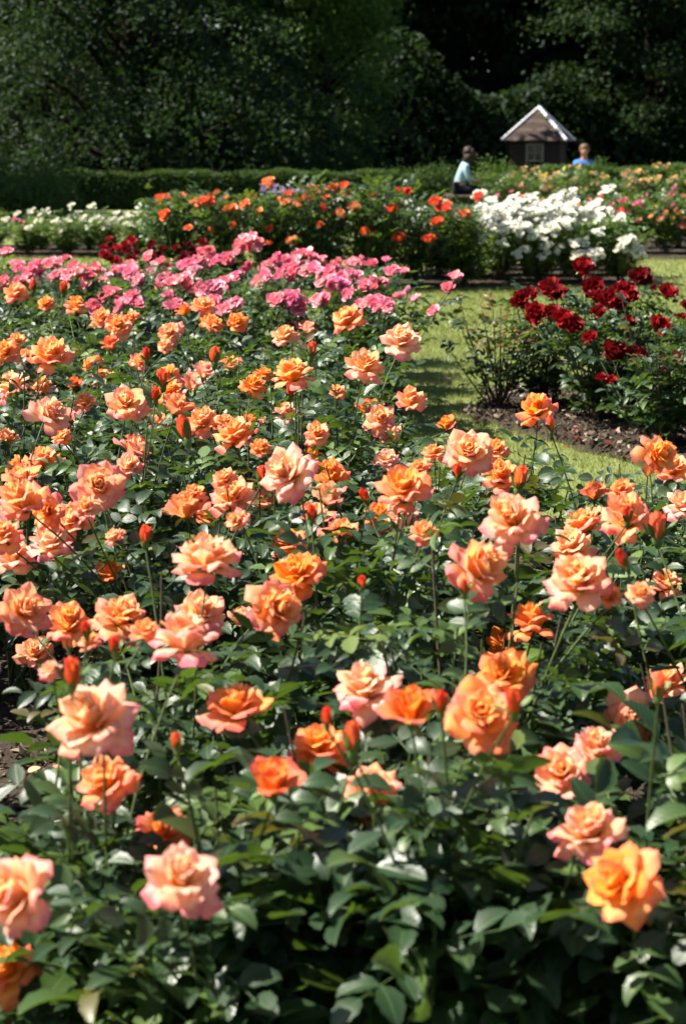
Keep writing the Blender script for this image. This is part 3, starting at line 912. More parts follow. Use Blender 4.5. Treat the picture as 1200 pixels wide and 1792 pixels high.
# --- red roses beyond the grass path
RED_PX = [(365,200,80),(425,175,70),(520,140,92),(547,172,82),(445,262,85),(685,45,90),(740,138,92),(755,190,75),(825,225,112),(885,160,92),(922,178,60),
 (760,255,55),(530,268,80),(580,300,92),(622,315,82),(905,318,66),(725,385,60),(970,95,95),(1036,130,28),(1102,168,80),(1060,328,86),(1172,286,46),
 (830,462,92),(890,458,90),(945,475,84),(780,585,44),(826,598,46),(1140,528,100),(1080,540,46),(1215,520,70),(1230,240,80),(1000,100,60),(575,160,60),(860,200,80)]
RED_C = (0.24, 0.007, 0.010)
reds = []
for zx, zy, zw in RED_PX:
    px, py, w = 780 + zx / 2.857, 460 + zy / 2.857, zw / 2.857
    y = float(np.interp(py, [465, 560, 660], [8.9, 8.35, 7.8]))
    p = at(px, py, y)
    reds.append((p, w * (y / ray(px, py).y) / F_PX * 1.5, 'double', jit(RED_C, .15)))
red_roots = [(1.08, 9.15), (1.30, 8.65), (1.52, 9.20), (1.50, 7.85), (1.72, 8.45), (1.95, 8.95), (1.98, 7.75), (2.2, 8.3), (2.35, 7.5)]
red_lab = ['dark red rose bush beside the bronze-leaved bush at the bed corner', 'dark red rose bush with the low bare stems in mid bed',
 'dark red rose bush at the back of the red bed with tall blooms', 'dark red rose bush nearest the camera in the red bed, over the mulch',
 'dark red rose bush carrying the trio of blooms side by side', 'dark red rose bush at the back, third from the bronze-leaved bush',
 'dark red rose bush at the front of the red bed, cut by frame edge', 'dark red rose bush in the middle of the red bed by frame edge', 'dark red rose bush at the outer corner of the red bed']
for (x, y), bl, lab in zip(red_roots, assign(red_roots, reds), red_lab):
    far_bush('rose_bush', (x, y, .03), .66, .27, bl, lab, 'dark red roses of the bed across the path', detail=True)
# bronze young growth at the corner
b = Bush('rose_bush', (.83, 9.0, .03))
for k in range(18):
    a = k * 2.399; rr = random.uniform(.05, .30)
    q = Vector((rr * math.cos(a) - .04, rr * math.sin(a), random.uniform(.32, .62)))
    pts = bezier((random.gauss(0, .03), random.gauss(0, .03), 0), (q.x * .6, q.y * .6, q.z * .5), q, 7)
    b.stem(pts, .005, .0018, 'cane')
    for j in range(9):
        t = .25 + .75 * (j + random.random()) / 9
        f = t * 6; i = min(int(f), 5); p = Vector(pts[i]).lerp(Vector(pts[i + 1]), f - i)
        az = j * 2.4 + random.random(); el = random.uniform(0, .8)
        d = Vector((math.cos(az) * math.cos(el), math.sin(az) * math.cos(el), math.sin(el)))
        yg = 1.0 if p.z > .33 and k % 3 else 0.0
        b.leaf(p, d, Vector((random.gauss(0, .4), random.gauss(0, .4), 1)), random.uniform(.6, .95), yg * random.uniform(.7, 1), .25 * yg, small=k % 2 == 0)
b.label('bronze-leaved rose bush without blooms at the corner of the red bed', 'dark red roses of the bed across the path')

# --- pink cluster roses at the back of the near bed
PINK_PX = [(435,437,30),(258,455,17),(10,447,15),(60,480,24),(90,467,18),(112,461,15),(140,492,32),(160,487,25),(197,525,26),(215,540,20),(210,482,20),(232,475,19),
 (165,540,15),(185,492,16),(325,470,16),(360,450,19),(372,465,24),(395,460,19),(320,500,26),(350,515,25),(372,515,24),(390,550,17),(408,538,15),(495,470,29),(500,490,22),
 (530,457,27),(545,480,21),(570,495,28),(590,500,25),(515,530,25),(517,552,19),(470,472,19),(265,480,13),(290,490,15),(598,508,22),(620,495,25),(636,508,19),(660,504,22),
 (655,539,25),(671,549,22),(633,539,17),(647,468,16),(685,478,14),(706,478,9),(676,457,7),(700,522,10),(716,511,12),(727,527,12),(516,580,17),(795,490,18),(785,507,13),(760,548,6),
 (30,470,16),(5,500,18),(40,500,18),(105,490,20),(450,500,16),(430,475,18),(410,490,16),(300,520,16),(240,500,18),(560,460,14),(610,520,16),(340,480,16),(395,500,18),(575,520,18)]
PINK_PX += [(random.uniform(200, 690), random.uniform(452, 545), random.uniform(12, 22)) for _ in range(26)]
PINK_C = (0.92, 0.27, 0.36)
pinks = []
for px, py, r in PINK_PX:
    z = random.uniform(.58, .68) if py > 455 else .74
    p = at_height(px, py, z)
    if p.y > 11.2: p = at(px, py, 11.2)
    if p.y < 8.3: p = at(px, py, 8.3)
    rad = r * p.y / F_PX
    bs = .072
    n = max(1, int(round((rad / (bs * .5)) ** 2 * 1.35)))
    c0 = jit(PINK_C, .12, .05)[:3]
    for c in cluster(p, max(.001, rad - bs * .35), n):
        col = c0 if random.random() < .75 else (.92, .48, .52)
        pinks.append((c, bs * random.uniform(.85, 1.2), 'rosette', jit(col, .08, .05)))
pr = []
for row, y in enumerate((8.55, 9.15, 9.8, 10.45, 11.05)):
    half_l = -.2 * y - .45
    x = .04 if row < 2 else .10
    line = []
    while x > half_l:
        line.append((x + random.uniform(-.06, .06), y + random.uniform(-.08, .08), row, len(line))); x -= .58
    pr += line
for (x, y, row, k), bl in zip(pr, assign(pr, pinks)):
    far_bush('rose_bush', (x, y, .03), .60, .30, bl, f'pink cluster rose bush, {ORD[k]} from the grass in row {NUM[row + 1]} behind the apricot roses', 'pink cluster roses behind the apricot ones', detail=row < 2)
pinks2 = [at(795, 490, 10.6), at(785, 507, 10.2)]

# --- two dark red bushes behind the pink ones
for k, (px, lab) in enumerate(((212, 'crimson rose bush standing behind the pink roses beside the far white row'), (268, 'crimson rose bush with shade put into its red, between pink and orange-red roses'), (330, 'small crimson rose bush with shade put into its red, at the foot of the orange-red row'))):
    root = at(px, 500, 12.6); root.z = .0
    bl = []
    for i in range(17 if k == 0 else 12):
        pp = at(px + random.gauss(0, 16 if k == 0 else 22), (436 if k == 0 else 440) + random.gauss(0, 10), 12.5 + random.uniform(-.15, .2))
        bl.append((pp, .075, 'double', jit((.30, .010, .016) if k == 0 else (.15, .006, .012), .15)))  # the last two bushes carry their shade as a darker red
    far_bush('rose_bush', root, .56, .28, bl, lab, 'crimson roses behind the pink ones')

# --- orange-red row
ORANGE_PX = [(287,382,10),(282,352,8),(300,349,9),(340,360,8),(350,359,11),(362,356,11),(402,372,13),(428,362,8),(510,427,10),(472,402,5),(470,428,6),(520,362,10),(552,342,12),
 (590,380,9),(470,325,10),(582,335,8),(365,400,6),(607,345,10),(655,351,10),(685,372,9),(697,422,11),(650,415,11),(640,407,7),(750,424,9),(762,357,8),(777,370,13),
 (812,379,9),(765,392,8),(712,335,6),(695,334,5),(835,350,9),(540,350,9),(500,358,7),(565,365,6),(440,345,6),(600,330,7),(320,345,6),(395,350,6),(545,335,8),(330,400,5),
 (410,395,5),(620,365,8),(560,395,5),(505,345,8),(455,372,6),(380,340,5),(485,352,6),(572,352,7)]
oranges = []
for px, py, r in ORANGE_PX:
    y = (16.25 + random.uniform(0, .1)) if py > 352 else 16.6 + random.uniform(0, .8)
    p = at(px, py, y); w = max(.09, 2.9 * r * y / F_PX)
    col = random.choice([(.84, .17, .06), (.86, .24, .08), (.80, .13, .06), (.86, .33, .16)])
    if w > .11:
        for c in cluster(p, w * .3, 4): oranges.append((c, .095, 'rosette', jit(col)))
    else: oranges.append((p, w, 'rosette', jit(col)))
orow = [(x, 16.55 + random.uniform(-.12, .12) + .0) for x in np.arange(1.15, -1.95, -.46)] + [(x, 17.5) for x in np.arange(.95, -1.9, -.55)]
for k, ((x, y), bl) in enumerate(zip(orow, assign(orow, oranges))):
    fr = k < 7
    h = random.uniform(.82, 1.04) if x < .6 else random.uniform(.72, .80)
    far_bush('rose_bush', (x, y, .02), h, .37, bl, f'orange-red rose bush, {ORD[k if fr else k - 7]} from the white roses in the {"front" if fr else "back"} of its tall row', 'tall orange-red roses', fresh=random.uniform(.0, .12))

# --- white roses to the side of them
WHITE_PX = [(840,347,12),(860,385,22),(880,380,22),(900,375,20),(918,370,22),(925,390,22),(900,405,20),(945,392,20),(960,410,18),(970,380,20),(995,350,15),(975,355,13),(1000,375,19),
 (1025,380,18),(1015,395,16),(945,375,18),(890,395,20),(1065,340,12),(1080,390,11),(1047,410,8),(1022,427,9),(950,452,8),(920,440,6),(1060,375,11),(1045,390,11),(1005,430,9),(975,440,8),(880,430,8),(905,448,6),(840,420,8),(855,400,18),(985,400,14),(1040,365,12),
 (715,360,10),(755,375,12),(775,362,9),(845,372,14),(915,408,15),(940,418,13),(875,410,12),(960,365,14),(985,372,16),(930,355,14),(955,435,8),(900,355,12),(860,360,12),(735,372,8),(745,400,6),(720,390,6)]
whites = []
for px, py, r in WHITE_PX:
    y = 16.72 + random.uniform(0, .1) if py > 395 else 16.95 + random.uniform(0, .3) if py > 372 else 17.5 + random.uniform(0, .6)
    if px < 800: y = 17.9
    p = at(px, py, y); rad = r * y / F_PX
    n = max(2, int(round((rad / .036) ** 2 * 1.25)))
    for c in cluster(p, rad, n): whites.append((c, random.uniform(.08, .105), 'rosette', jit((.88, .87, .80), .03, .02)))
for px, py, r in ((1095, 432, 15), (1115, 445, 9), (1027, 452, 10), (1012, 453, 9), (1042, 450, 9), (1088, 440, 8), (1100, 425, 8)):
    p = at(px, py, 16.7)
    for c in cluster(p, r * 16.7 / F_PX, 5): whites.append((c, .10, 'rosette', jit((.80, .78, .70), .04, .02)))
wrow = [(1.55, 17.15), (1.95, 17.05), (2.35, 17.0), (2.75, 17.1), (1.45, 17.8), (1.9, 17.75), (2.3, 17.8), (2.75, 17.85), (1.7, 18.5), (2.2, 18.5), (2.7, 18.5), (1.0, 18.0)]
for k, ((x, y), bl) in enumerate(zip(wrow, assign(wrow, whites))):
    nm = ('front', 'middle', 'back')[min(k // 4, 2)]
    lab = f'white rose bush in the {nm} line of the white bed, {ORD[k % 4]} from the orange-red roses' if k < 11 else 'white rose bush standing behind the end of the orange-red row'
    far_bush('rose_bush', (x, y, .02), random.uniform(.56, .63), .30, bl, lab, 'white roses of the middle distance', fresh=random.uniform(.5, .9))

# --- low white roses on the far side
WL = [(80,377,11),(55,373,7),(125,362,4),(98,393,9),(120,388,7),(145,386,8),(160,367,9),(172,386,10),(197,390,10),(222,383,10),(240,378,7),(245,395,8),(225,398,8),(262,400,5),(137,376,6),(155,400,6),(70,390,7),(30,378,6),(10,388,7),(110,404,6),(185,400,7),(205,377,6),(50,402,6)]
wl = []
for px, py, r in WL:
    y = (20.78 if py > 380 else 21.2) + random.uniform(0, .1); p = at(px, py, y)
    for c in cluster(p, r * y / F_PX, max(2, r // 2)): wl.append((c, random.uniform(.06, .085), 'rosette', jit((.78, .77, .64), .05, .02)))
for px, py in ((26, 385), (40, 392), (45, 399), (33, 388)): wl.append((at(px, py, 21.1), .08, 'rosette', jit((.72, .25, .36))))
wlr = [(x, 21.1 + random.uniform(-.1, .1)) for x in np.arange(-2.4, -5.2, -.48)] + [(x, 21.9) for x in np.arange(-2.6, -5.2, -.6)]
for k, ((x, y), bl) in enumerate(zip(wlr, assign(wlr, wl))):
    fr = k < 6
    far_bush('rose_bush', (x, y, .02), random.uniform(.42, .52), .30, bl, f'low white rose bush before the dark tree, {ORD[k if fr else k - 6]} from the orange-red roses, {"front" if fr else "back"} line', 'low white roses before the dark tree', fresh=random.uniform(.7, 1))

# --- mixed pink, peach and yellow roses beyond the white bed
mixed = []
PK, PE, YE, OR_ = (.72, .22, .30), (.82, .36, .20), (.72, .50, .12), (.85, .25, .05)
for px, py, r, c in [(1175,342,9,PK),(1180,332,6,PK),(1178,358,6,PK),(1117,360,8,PK),(1090,355,8,PK),(1072,360,6,PK),(1085,372,8,(.75,.16,.14)),(1100,372,6,PK),(1117,387,7,PE),(1155,387,8,PE),
  (1177,385,6,YE),(1192,382,7,YE),(1192,400,8,PE),(1065,400,5,OR_),(1053,395,5,OR_),(1130,342,5,PK),(1145,365,5,PE),(1180,365,6,PE),(1160,352,5,PK),(1195,345,6,PE),(1030,352,6,PK),(1010,362,6,PE),
  (985,345,6,OR_),(910,346,6,OR_),(885,360,6,PK),(895,337,5,PK),(950,352,6,PE),(1050,350,7,PE),(1140,380,5,PE),(1165,372,5,PE),(1190,368,5,PE),(1205,390,7,PE),(1215,370,7,PK),(870,345,6,PK),(1185,375,5,YE),(1120,345,5,PK)]:
    y = 20.85 + random.uniform(0, .1) + (1.0 if py < 352 else 0)
    p = at(px, py, y); w = 2 * r * y / F_PX
    for q in (cluster(p, w * .3, 3) if w > .1 else [p]): mixed.append((q, min(w, .09), 'rosette', jit(c)))
mr = [(x, 21.2 + random.uniform(-.1, .1)) for x in np.arange(3.0, 5.2, .47)] + [(x, 22.2) for x in np.arange(2.3, 5.2, .5)]
for k, ((x, y), bl) in enumerate(zip(mr, assign(mr, mixed))):
    fr = k < 5
    far_bush('rose_bush', (x, y, .02), random.uniform(.62, .72), .32, bl, f'pink and peach rose bush beyond the white bed, {"front" if fr else "back"} line, {ORD[k if fr else k - 5]} from the white roses', 'pink and peach roses beyond the white bed', fresh=random.uniform(.3, .7))
yel = []
for k in range(62):
    px = random.uniform(885, 1215); py = float(np.interp(px, [885, 1000, 1200], [324, 320, 312])) + random.gauss(0, 15)
    y = (26.9 + random.uniform(0, .15)) if py > 312 else 27.6 + random.uniform(0, .8)
    p = at(px, max(292, py), y)
    for q in cluster(p, .05, 2): yel.append((q, random.uniform(.06, .10), 'rosette', jit(random.choice([(.58, .42, .12), (.60, .50, .27), (.50, .36, .16), (.48, .40, .24)]), .2)))
yr = [(x, 27.3 + random.uniform(-.2, .2)) for x in np.arange(2.6, 6.2, .55)] + [(x, 28.2) for x in np.arange(2.9, 6.4, .6)]
for k, ((x, y), bl) in enumerate(zip(yr, assign(yr, yel))):
    fr = k < 7
    far_bush('rose_bush', (x, y, .02), random.uniform(.72, .85), .38, bl, f'yellow rose bush before the clipped hedge, {ORD[k if fr else k - 7]} from the hut side, {"front" if fr else "back"} line', 'yellow roses before the hedge', fresh=random.uniform(.2, .5))
lil = []
for k in range(60):
    px = random.uniform(455, 575); py = 334 + random.gauss(0, 7)
    lil.append((at(px, py, 20.6 + random.uniform(-.2, .2)), random.uniform(.05, .07), 'rosette', jit((.42, .34, .46))))
lr = [(-.85, 20.6), (-.5, 20.6), (-.2, 20.6)]
for (x, y), bl, lab in zip(lr, assign(lr, lil), ('pale lilac flowering bush, outermost of three behind the orange-red row', 'pale lilac flowering bush, middle one of three behind the orange-red row', 'pale lilac flowering bush, nearest the hut of three behind orange-red row')):
    far_bush('lilac_bush', (x, y, 0), .72, .3, bl, lab, 'pale lilac bushes').o['category'] = 'bush'

# ---------------------------------------------------------------- hedges, shrubs and trees
def leaf_cards(P, size, rng, up=.5, outward=None, aspect=.62):
    """one folded leaf at each point: V, F (quads)"""
    n = len(P)
    d = rng.normal(0, 1, (n, 3)); d[:, 2] -= .25
    d /= np.linalg.norm(d, axis=1)[:, None]
    nr = rng.normal(0, .55, (n, 3)); nr[:, 2] += up
    if outward is not None: nr += outward * .6
    x = np.cross(d, nr); x /= np.linalg.norm(x, axis=1)[:, None] + 1e-9
    z = np.cross(x, d)
    s = (size * rng.uniform(.65, 1.3, n))[:, None]
    base = P - d * s * .5
    V = np.empty((n, 4, 3))
    V[:, 0] = base; V[:, 2] = P + d * s * .5
    V[:, 1] = P - x * s * aspect * .5 + z * s * .14 - d * s * .05
    V[:, 3] = P + x * s * aspect * .5 + z * s * .14 - d * s * .05
    return V.reshape(-1, 3), np.arange(4 * n).reshape(n, 4)

def hedge(name, x0, x1, y0, y1, h, n, size, label, fresh=.3, cat='hedge'):
    rng = np.random.default_rng(int(abs(x0 * 100)) + 3)
    o = empty(name, ((x0 + x1) / 2, (y0 + y1) / 2, 0))
    mb = MB(); mb.box(x0 + .06 - o.location.x, x1 - .06 - o.location.x, y0 + .06 - o.location.y, y1 - .06 - o.location.y, 0.02, h - .06)
    c = obj('inner_twigs', mb.mesh('inner_twigs', M['bark']), o)
    W, D = x1 - x0, y1 - y0
    areas = np.array([W * h, W * D, D * h, D * h, W * h]); face = rng.choice(5, n, p=areas / areas.sum())
    u, v = rng.random(n), rng.random(n)
    P = np.zeros((n, 3)); N = np.zeros((n, 3))
    wob = .03 * np.sin(u * W * 3.1) + .02 * np.sin(u * W * 7.7 + 1)
    f = face == 0; P[f] = np.stack([u * W, 0 * u, v * h], 1)[f]; N[f] = (0, -1, 0)
    f = face == 4; P[f] = np.stack([u * W, 0 * u + D, v * h], 1)[f]; N[f] = (0, 1, 0)
    f = face == 1; P[f] = np.stack([u * W, v * D, h + wob], 1)[f]; N[f] = (0, 0, 1)
    f = face == 2; P[f] = np.stack([0 * u, u * D, v * h], 1)[f]; N[f] = (-1, 0, 0)
    f = face == 3; P[f] = np.stack([0 * u + W, u * D, v * h], 1)[f]; N[f] = (1, 0, 0)
    P += rng.normal(0, .025, (n, 3)); P += np.array([x0 - o.location.x, y0 - o.location.y, 0])
    V, F = leaf_cards(P, size, rng, .3, N)
    l = obj('foliage', mesh_np('foliage', V, F, (M['hedge_leaf'],), smooth=False), o); l['kind'] = 'stuff'; l.color = (0, fresh, 0, 1)
    return tag(o, label, cat)
hedge('clipped_hedge', -7.8, 1.05, 34.2, 35.2, .70, 42000, .06, 'low clipped hedge with sunlit top running under the trees', .0)
hedge('clipped_hedge', 3.6, 8.5, 31.2, 32.2, .84, 22000, .06, 'clipped hedge behind the yellow roses, in front of the man', .3)

def tree(name, x, y, r, h, base, n, leaf, label, seed, fresh=0.0, shape='round', nclump=150, group='trees behind the rose garden', low=6.5, trunk_r=.3, young=0.0):
    """trunk with limbs and a crown of leaf clumps; lower part of the crown, which the picture shows, is finer"""
    rng = np.random.default_rng(seed)
    o = empty(name, (x, y, 0))
    cz = (h + base) / 2; rz = (h - base) / 2
    cl = []
    while len(cl) < nclump:
        v = rng.normal(0, 1, 3); v /= np.linalg.norm(v)
        f = rng.uniform(.06, 1.0) ** .5
        z = cz + v[2] * rz * f
        if shape == 'cone' or rng.random() < .45: z = base + (h - base) * rng.random() ** 1.5
        prof = 1.0
        if shape == 'cone': prof = .35 + .65 * (1 - (z - base) / (h - base)) if z < h else .3; prof *= 1.45
        lump = 1 + .22 * noise.noise((v[0] * 2.2 + seed, v[1] * 2.2, v[2] * 2.2))
        k = math.sqrt(max(.05, 1 - ((z - cz) / rz) ** 2)) if shape == 'round' else 1.0
        hv = np.array([v[0], v[1]]); hv /= np.linalg.norm(hv) + 1e-6
        rr = r * f * lump * (k if shape == 'round' else prof)
        if shape == 'round': rr = max(rr, r * .25 * f)
        p = np.array([hv[0] * rr, hv[1] * rr, z])
        if z > low and rng.random() < .35: continue
        cl.append((p, rng.uniform(.5, 1.1)))
    # trunk and limbs
    tv = [(0, 0, -.1), (.05, 0, base + .5), (-.05, .05, cz), (0, 0, h * .9)]
    V, F = tube(tv, [trunk_r * 1.25, trunk_r, trunk_r * .6, .05], 9)
    tr = obj('trunk', mesh_np('trunk', V, F, (M['bark'],)), o)
    mb = MB()
    for p, s in cl[::3]:
        z0 = max(base * .5 + .6, p[2] - np.hypot(p[0], p[1]) * .55)
        z0 = min(z0, h * .85)
        mb.tube(bezier((0, 0, z0), (p[0] * .45, p[1] * .45, (z0 + p[2]) / 2 + .25), p * np.array([.8, .8, 1]), 6), np.linspace(max(.025, trunk_r * .22), .012, 6), 5)
    obj('limbs', mb.mesh('limbs', M['bark'], True), tr)['kind'] = 'stuff'
    lo = [c for c in cl if c[0][2] < low]; hi = [c for c in cl if c[0][2] >= low]
    Vs, Fs, k = [], [], 0
    for group_, share, ls in ((lo, .78, leaf), (hi, .22, leaf * 2.3)):
        if not group_: continue
        per = int(n * share / len(group_))
        for p, s in group_:
            spread = np.array([.46, .46, .24]) * s * (r / 4.0) ** .5
            if shape == 'cone':         # long boughs that slope down and outward
                rd = np.array([p[0], p[1], 0]); rd /= np.linalg.norm(rd) + 1e-6
                ax1 = rd * .80 + np.array([0, 0, -.55]); ax2 = np.array([-rd[1], rd[0], 0])
                g3 = rng.normal(0, 1, (per, 3)) * s
                Q = p + g3[:, :1] * ax1 * .75 + g3[:, 1:2] * ax2 * .32 + g3[:, 2:] * np.array([0, 0, .13])
            else: Q = p + rng.normal(0, 1, (per, 3)) * spread
            out = p - np.array([0, 0, cz]); out = out / (np.linalg.norm(out) + 1e-6)
            Q = Q[Q[:, 2] > .12]
            V, F = leaf_cards(Q, ls, rng, .6, np.broadcast_to(out, Q.shape))
            Vs.append(V); Fs.append(F + k); k += len(V)
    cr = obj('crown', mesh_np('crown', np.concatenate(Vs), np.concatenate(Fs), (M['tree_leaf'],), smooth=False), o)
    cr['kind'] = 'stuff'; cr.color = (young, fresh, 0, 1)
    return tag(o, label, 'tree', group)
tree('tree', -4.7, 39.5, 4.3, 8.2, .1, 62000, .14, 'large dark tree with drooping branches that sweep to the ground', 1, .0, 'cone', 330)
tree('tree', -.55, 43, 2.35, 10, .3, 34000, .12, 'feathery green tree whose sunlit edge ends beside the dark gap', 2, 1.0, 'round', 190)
tree('tree', 5.4, 62, 6.2, 15, .2, 36000, .24, 'very dark broad tree directly behind the wooden hut', 3, 0, 'round', 200)
tree('tree', 9.6, 55, 3.6, 13, .2, 42000, .17, 'dark green tree on the far side of the hut', 4, .12, 'round', 240)
tree('tree', 14.2, 60, 4.2, 14, .2, 18000, .22, 'dark tree at the outer end of the wood beyond the yellow roses', 5, .05, 'round', 150)
tree('tree', -11.5, 52, 4.6, 14, .2, 18000, .20, 'dark tree standing behind the drooping tree', 6, .1, 'round', 150)
tree('tree', -11.6, 31, 3.9, 11.5, .2, 16000, .22, 'broad tree out of view at the garden side, added to shade the hedge and shrubs', 7, .1, 'round', 140)  # unseen tree, added so that its shadow falls over the hedge
for k, (x, y) in enumerate(((-13, 66), (-8.5, 58), (-4, 62), (0.8, 60), (4.6, 70), (9.5, 72), (15, 70))):
    tree('tree', x, y, 5.5, 15, 0, 19000, .34, f'shaded tree deep in the wood, {ORD[k]} of the back row from the drooping tree side', 20 + k, 0, 'round', 150, low=8)

def shrub(x, y, r, h, n, size, label, seed, fresh, mat='hedge_leaf'):
    rng = np.random.default_rng(seed)
    o = empty('shrub', (x, y, 0))
    mb = MB(); Q = []
    for k in range(26):
        a = k * 2.399; rr = r * math.sqrt(rng.random()); z = h * (rng.uniform(.35, 1) if rr < r * .6 else rng.uniform(.2, .75))
        p = np.array([rr * math.cos(a), rr * math.sin(a), z])
        mb.tube(bezier((0, 0, 0), (p[0] * .4, p[1] * .4, z * .6), p, 5), np.linspace(.02, .004, 5), 4)
        Q.append(p + rng.normal(0, 1, (n // 26, 3)) * np.array([.24, .24, .17]) * r)
    obj('branches', mb.mesh('branches', M['bark'], True), o)['kind'] = 'stuff'
    Q = np.concatenate(Q); Q = Q[Q[:, 2] > .03]
    V, F = leaf_cards(Q, size, rng, .5)
    f = obj('foliage', mesh_np('foliage', V, F, (M[mat],), smooth=False), o); f['kind'] = 'stuff'; f.color = (0, fresh, 0, 1)
    return tag(o, label, 'shrub')
def woodland():
    rng = np.random.default_rng(77)
    n = 52000
    P = np.stack([rng.uniform(-19, 21, n), rng.uniform(53, 58, n), rng.random(n) ** .8 * 4.2], 1)
    P[:, 2] *= .75 + .35 * np.sin(P[:, 0] * .9) * np.sin(P[:, 0] * .37 + 1)
    V, F = leaf_cards(P, .30, rng, .5)
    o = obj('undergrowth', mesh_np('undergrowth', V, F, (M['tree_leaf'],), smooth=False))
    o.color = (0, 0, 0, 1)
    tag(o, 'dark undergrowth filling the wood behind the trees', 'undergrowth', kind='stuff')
    f = sheet('woodland_floor', M['soil'], -40, 40, 35.6, 110, .006, 40, 40)
    tag(f, kind='structure')
woodland()
shrub(-6.0, 31, 1.0, .95, 7000, .07, 'loose green shrub in shade behind the low white roses', 31, .2)
shrub(-7.6, 33, 1.1, 1.2, 6000, .07, 'dark green shrub standing behind the loose shaded shrub', 32, .4)
shrub(1.35, 35.5, .55, .85, 3500, .06, 'small dark shrub at the end of the low hedge', 33, .1)
shrub(2.0, 35.4, .6, .72, 3500, .06, 'low dark shrub added to cover the lit gap between hedge end and seated woman', 36, 0)  # added filler, darkens the gap where lit soil showed
shrub(3.0, 33.5, .6, .85, 3500, .06, 'leafy green shrub beside the seated woman', 34, .4)
shrub(5.1, 33.8, .35, .95, 1500, .06, 'slim shrub in front of the hut corner', 35, .2)

# ---------------------------------------------------------------- wooden hut
M['hut_board'] = plain_mat('stained_board', (0.045, 0.028, 0.020), .75, .3, .4, 12, .2)
M['shingle'] = plain_mat('dark_shingle', (0.042, 0.030, 0.024), .85, .2, .6, 9, .4)
M['shingle_pale'] = plain_mat('paler_shingle', (0.075, 0.054, 0.043), .85, .2, .5, 9, .4)
M['white_cap'] = plain_mat('white_cap', (0.70, 0.71, 0.72), .6, .3, .12, 8)
M['window_frame'] = plain_mat('pale_frame', (0.34, 0.29, 0.21), .6, .3, .2, 20)
M['glass'] = plain_mat('old_pane', (0.035, 0.033, 0.03), .15, .6, .3, 3)
def hut(x, y, rz):
    o = empty('garden_hut', (x, y, 0), rz)
    A, ZE, ZT, Wl = .80, 1.33, 2.12, .63
    NB = 10
    bh = (ZE + .05) / NB
    wx0, wx1, wz0, wz1 = -.19, .19, .80, 1.20
    for side in range(4):
        rot = Matrix.Rotation(side * math.pi / 2, 4, 'Z')
        for i in range(NB):
            z0, z1 = i * bh + .01, (i + 1) * bh
            spans = [(-Wl + .04, Wl - .04)]
            if side == 0 and z1 > wz0 + .02 and z0 < wz1 - .02: spans = [(-Wl + .04, wx0), (wx1, Wl - .04)]
            for (a, b) in spans:
                mb = MB()
                mb.hexa([(a, -Wl - .012, z0), (b, -Wl - .012, z0), (a, -Wl + .02, z0), (b, -Wl + .02, z0), (a, -Wl + .004, z1), (b, -Wl + .004, z1), (a, -Wl + .02, z1), (b, -Wl + .02, z1)])
                p = obj('board', mb.mesh('board', M['hut_board']), o); p.matrix_basis = rot
        mb = MB(); mb.box(-Wl - .02, -Wl + .04, -Wl - .02, -Wl + .04, 0, ZE)
        p = obj('corner_post', mb.mesh('corner_post', M['hut_board']), o); p.matrix_basis = rot
        NC = 7
        for i in range(NC):
            f0, f1 = i / NC, (i + 1) / NC + .02
            za, zb = ZE + (ZT - ZE) * f0, ZE + (ZT - ZE) * min(f1, .995)
            ha, hb = A * (1 - f0), A * (1 - min(f1, .995))
            mb = MB()
            mb.hexa([(-ha - .03, -ha - .045, za - .03), (ha + .03, -ha - .045, za - .03), (-ha + .04, -ha + .03, za - .012), (ha - .04, -ha + .03, za - .012),
                     (-hb, -hb - .002, zb), (hb, -hb - .002, zb), (-hb, -hb + .03, zb - .02), (hb, -hb + .03, zb - .02)])
            p = obj('shingle_course', mb.mesh('shingle_course', M['shingle' if i % 2 else 'shingle_pale']), o); p.matrix_basis = rot  # courses alternate between a darker and a paler tone
        # hip caps
        n = 11
        e0 = Vector((-A - .03, -A - .03, ZE - .01)); e1 = Vector((0, 0, ZT + .03))
        L = (e1 - e0).length
        mb = MB(); mb.tube([(0, 0, -.01), (0, 0, L / n + .03)], [.048, .024], 8)
        me = mb.mesh('hip_tile', M['white_cap'], True)
        q = (e1 - e0).to_track_quat('Z', 'X').to_matrix().to_4x4()
        for i in range(n):
            p = obj('hip_tile', me, o); p.matrix_basis = rot @ Matrix.Translation(e0.lerp(e1, i / n)) @ q
    mb = MB(); mb.box(-A + .03, A - .03, -A + .03, A - .03, ZE - .05, ZE - .015)
    obj('eaves', mb.mesh('eaves', M['hut_board']), o)
    w = obj('window', MB().box(wx0, wx1, -Wl - .005, -Wl + .01, wz0, wz1).mesh('window', M['glass']), o)
    mb = MB()
    yy0, yy1 = -Wl - .03, -Wl - .006
    mb.box(wx0 - .035, wx0 + .012, yy0, yy1, wz0 - .03, wz1 + .03).box(wx1 - .012, wx1 + .035, yy0, yy1, wz0 - .03, wz1 + .03)
    mb.box(wx0 + .012, wx1 - .012, yy0, yy1, wz0 - .03, wz0 + .012).box(wx0 + .012, wx1 - .012, yy0, yy1, wz1 - .012, wz1 + .03)
    obj('frame', mb.mesh('frame', M['window_frame']), w)
    mb = MB(); mb.box(-.014, .014, yy0 + .004, yy1, wz0 + .012, wz1 - .012); obj('glazing_bar', mb.mesh('glazing_bar', M['window_frame']), w)
    mb = MB(); mb.box(wx0 + .012, wx1 - .012, yy0 + .008, yy1 - .002, .99, 1.012); obj('glazing_bar', mb.mesh('glazing_bar', M['window_frame']), w)
    tag(o, 'small dark wooden hut with pyramid shingle roof and white hip caps', 'hut')
hut((934 - 600) / F_PX * 45.5, 45.5, -R(14))

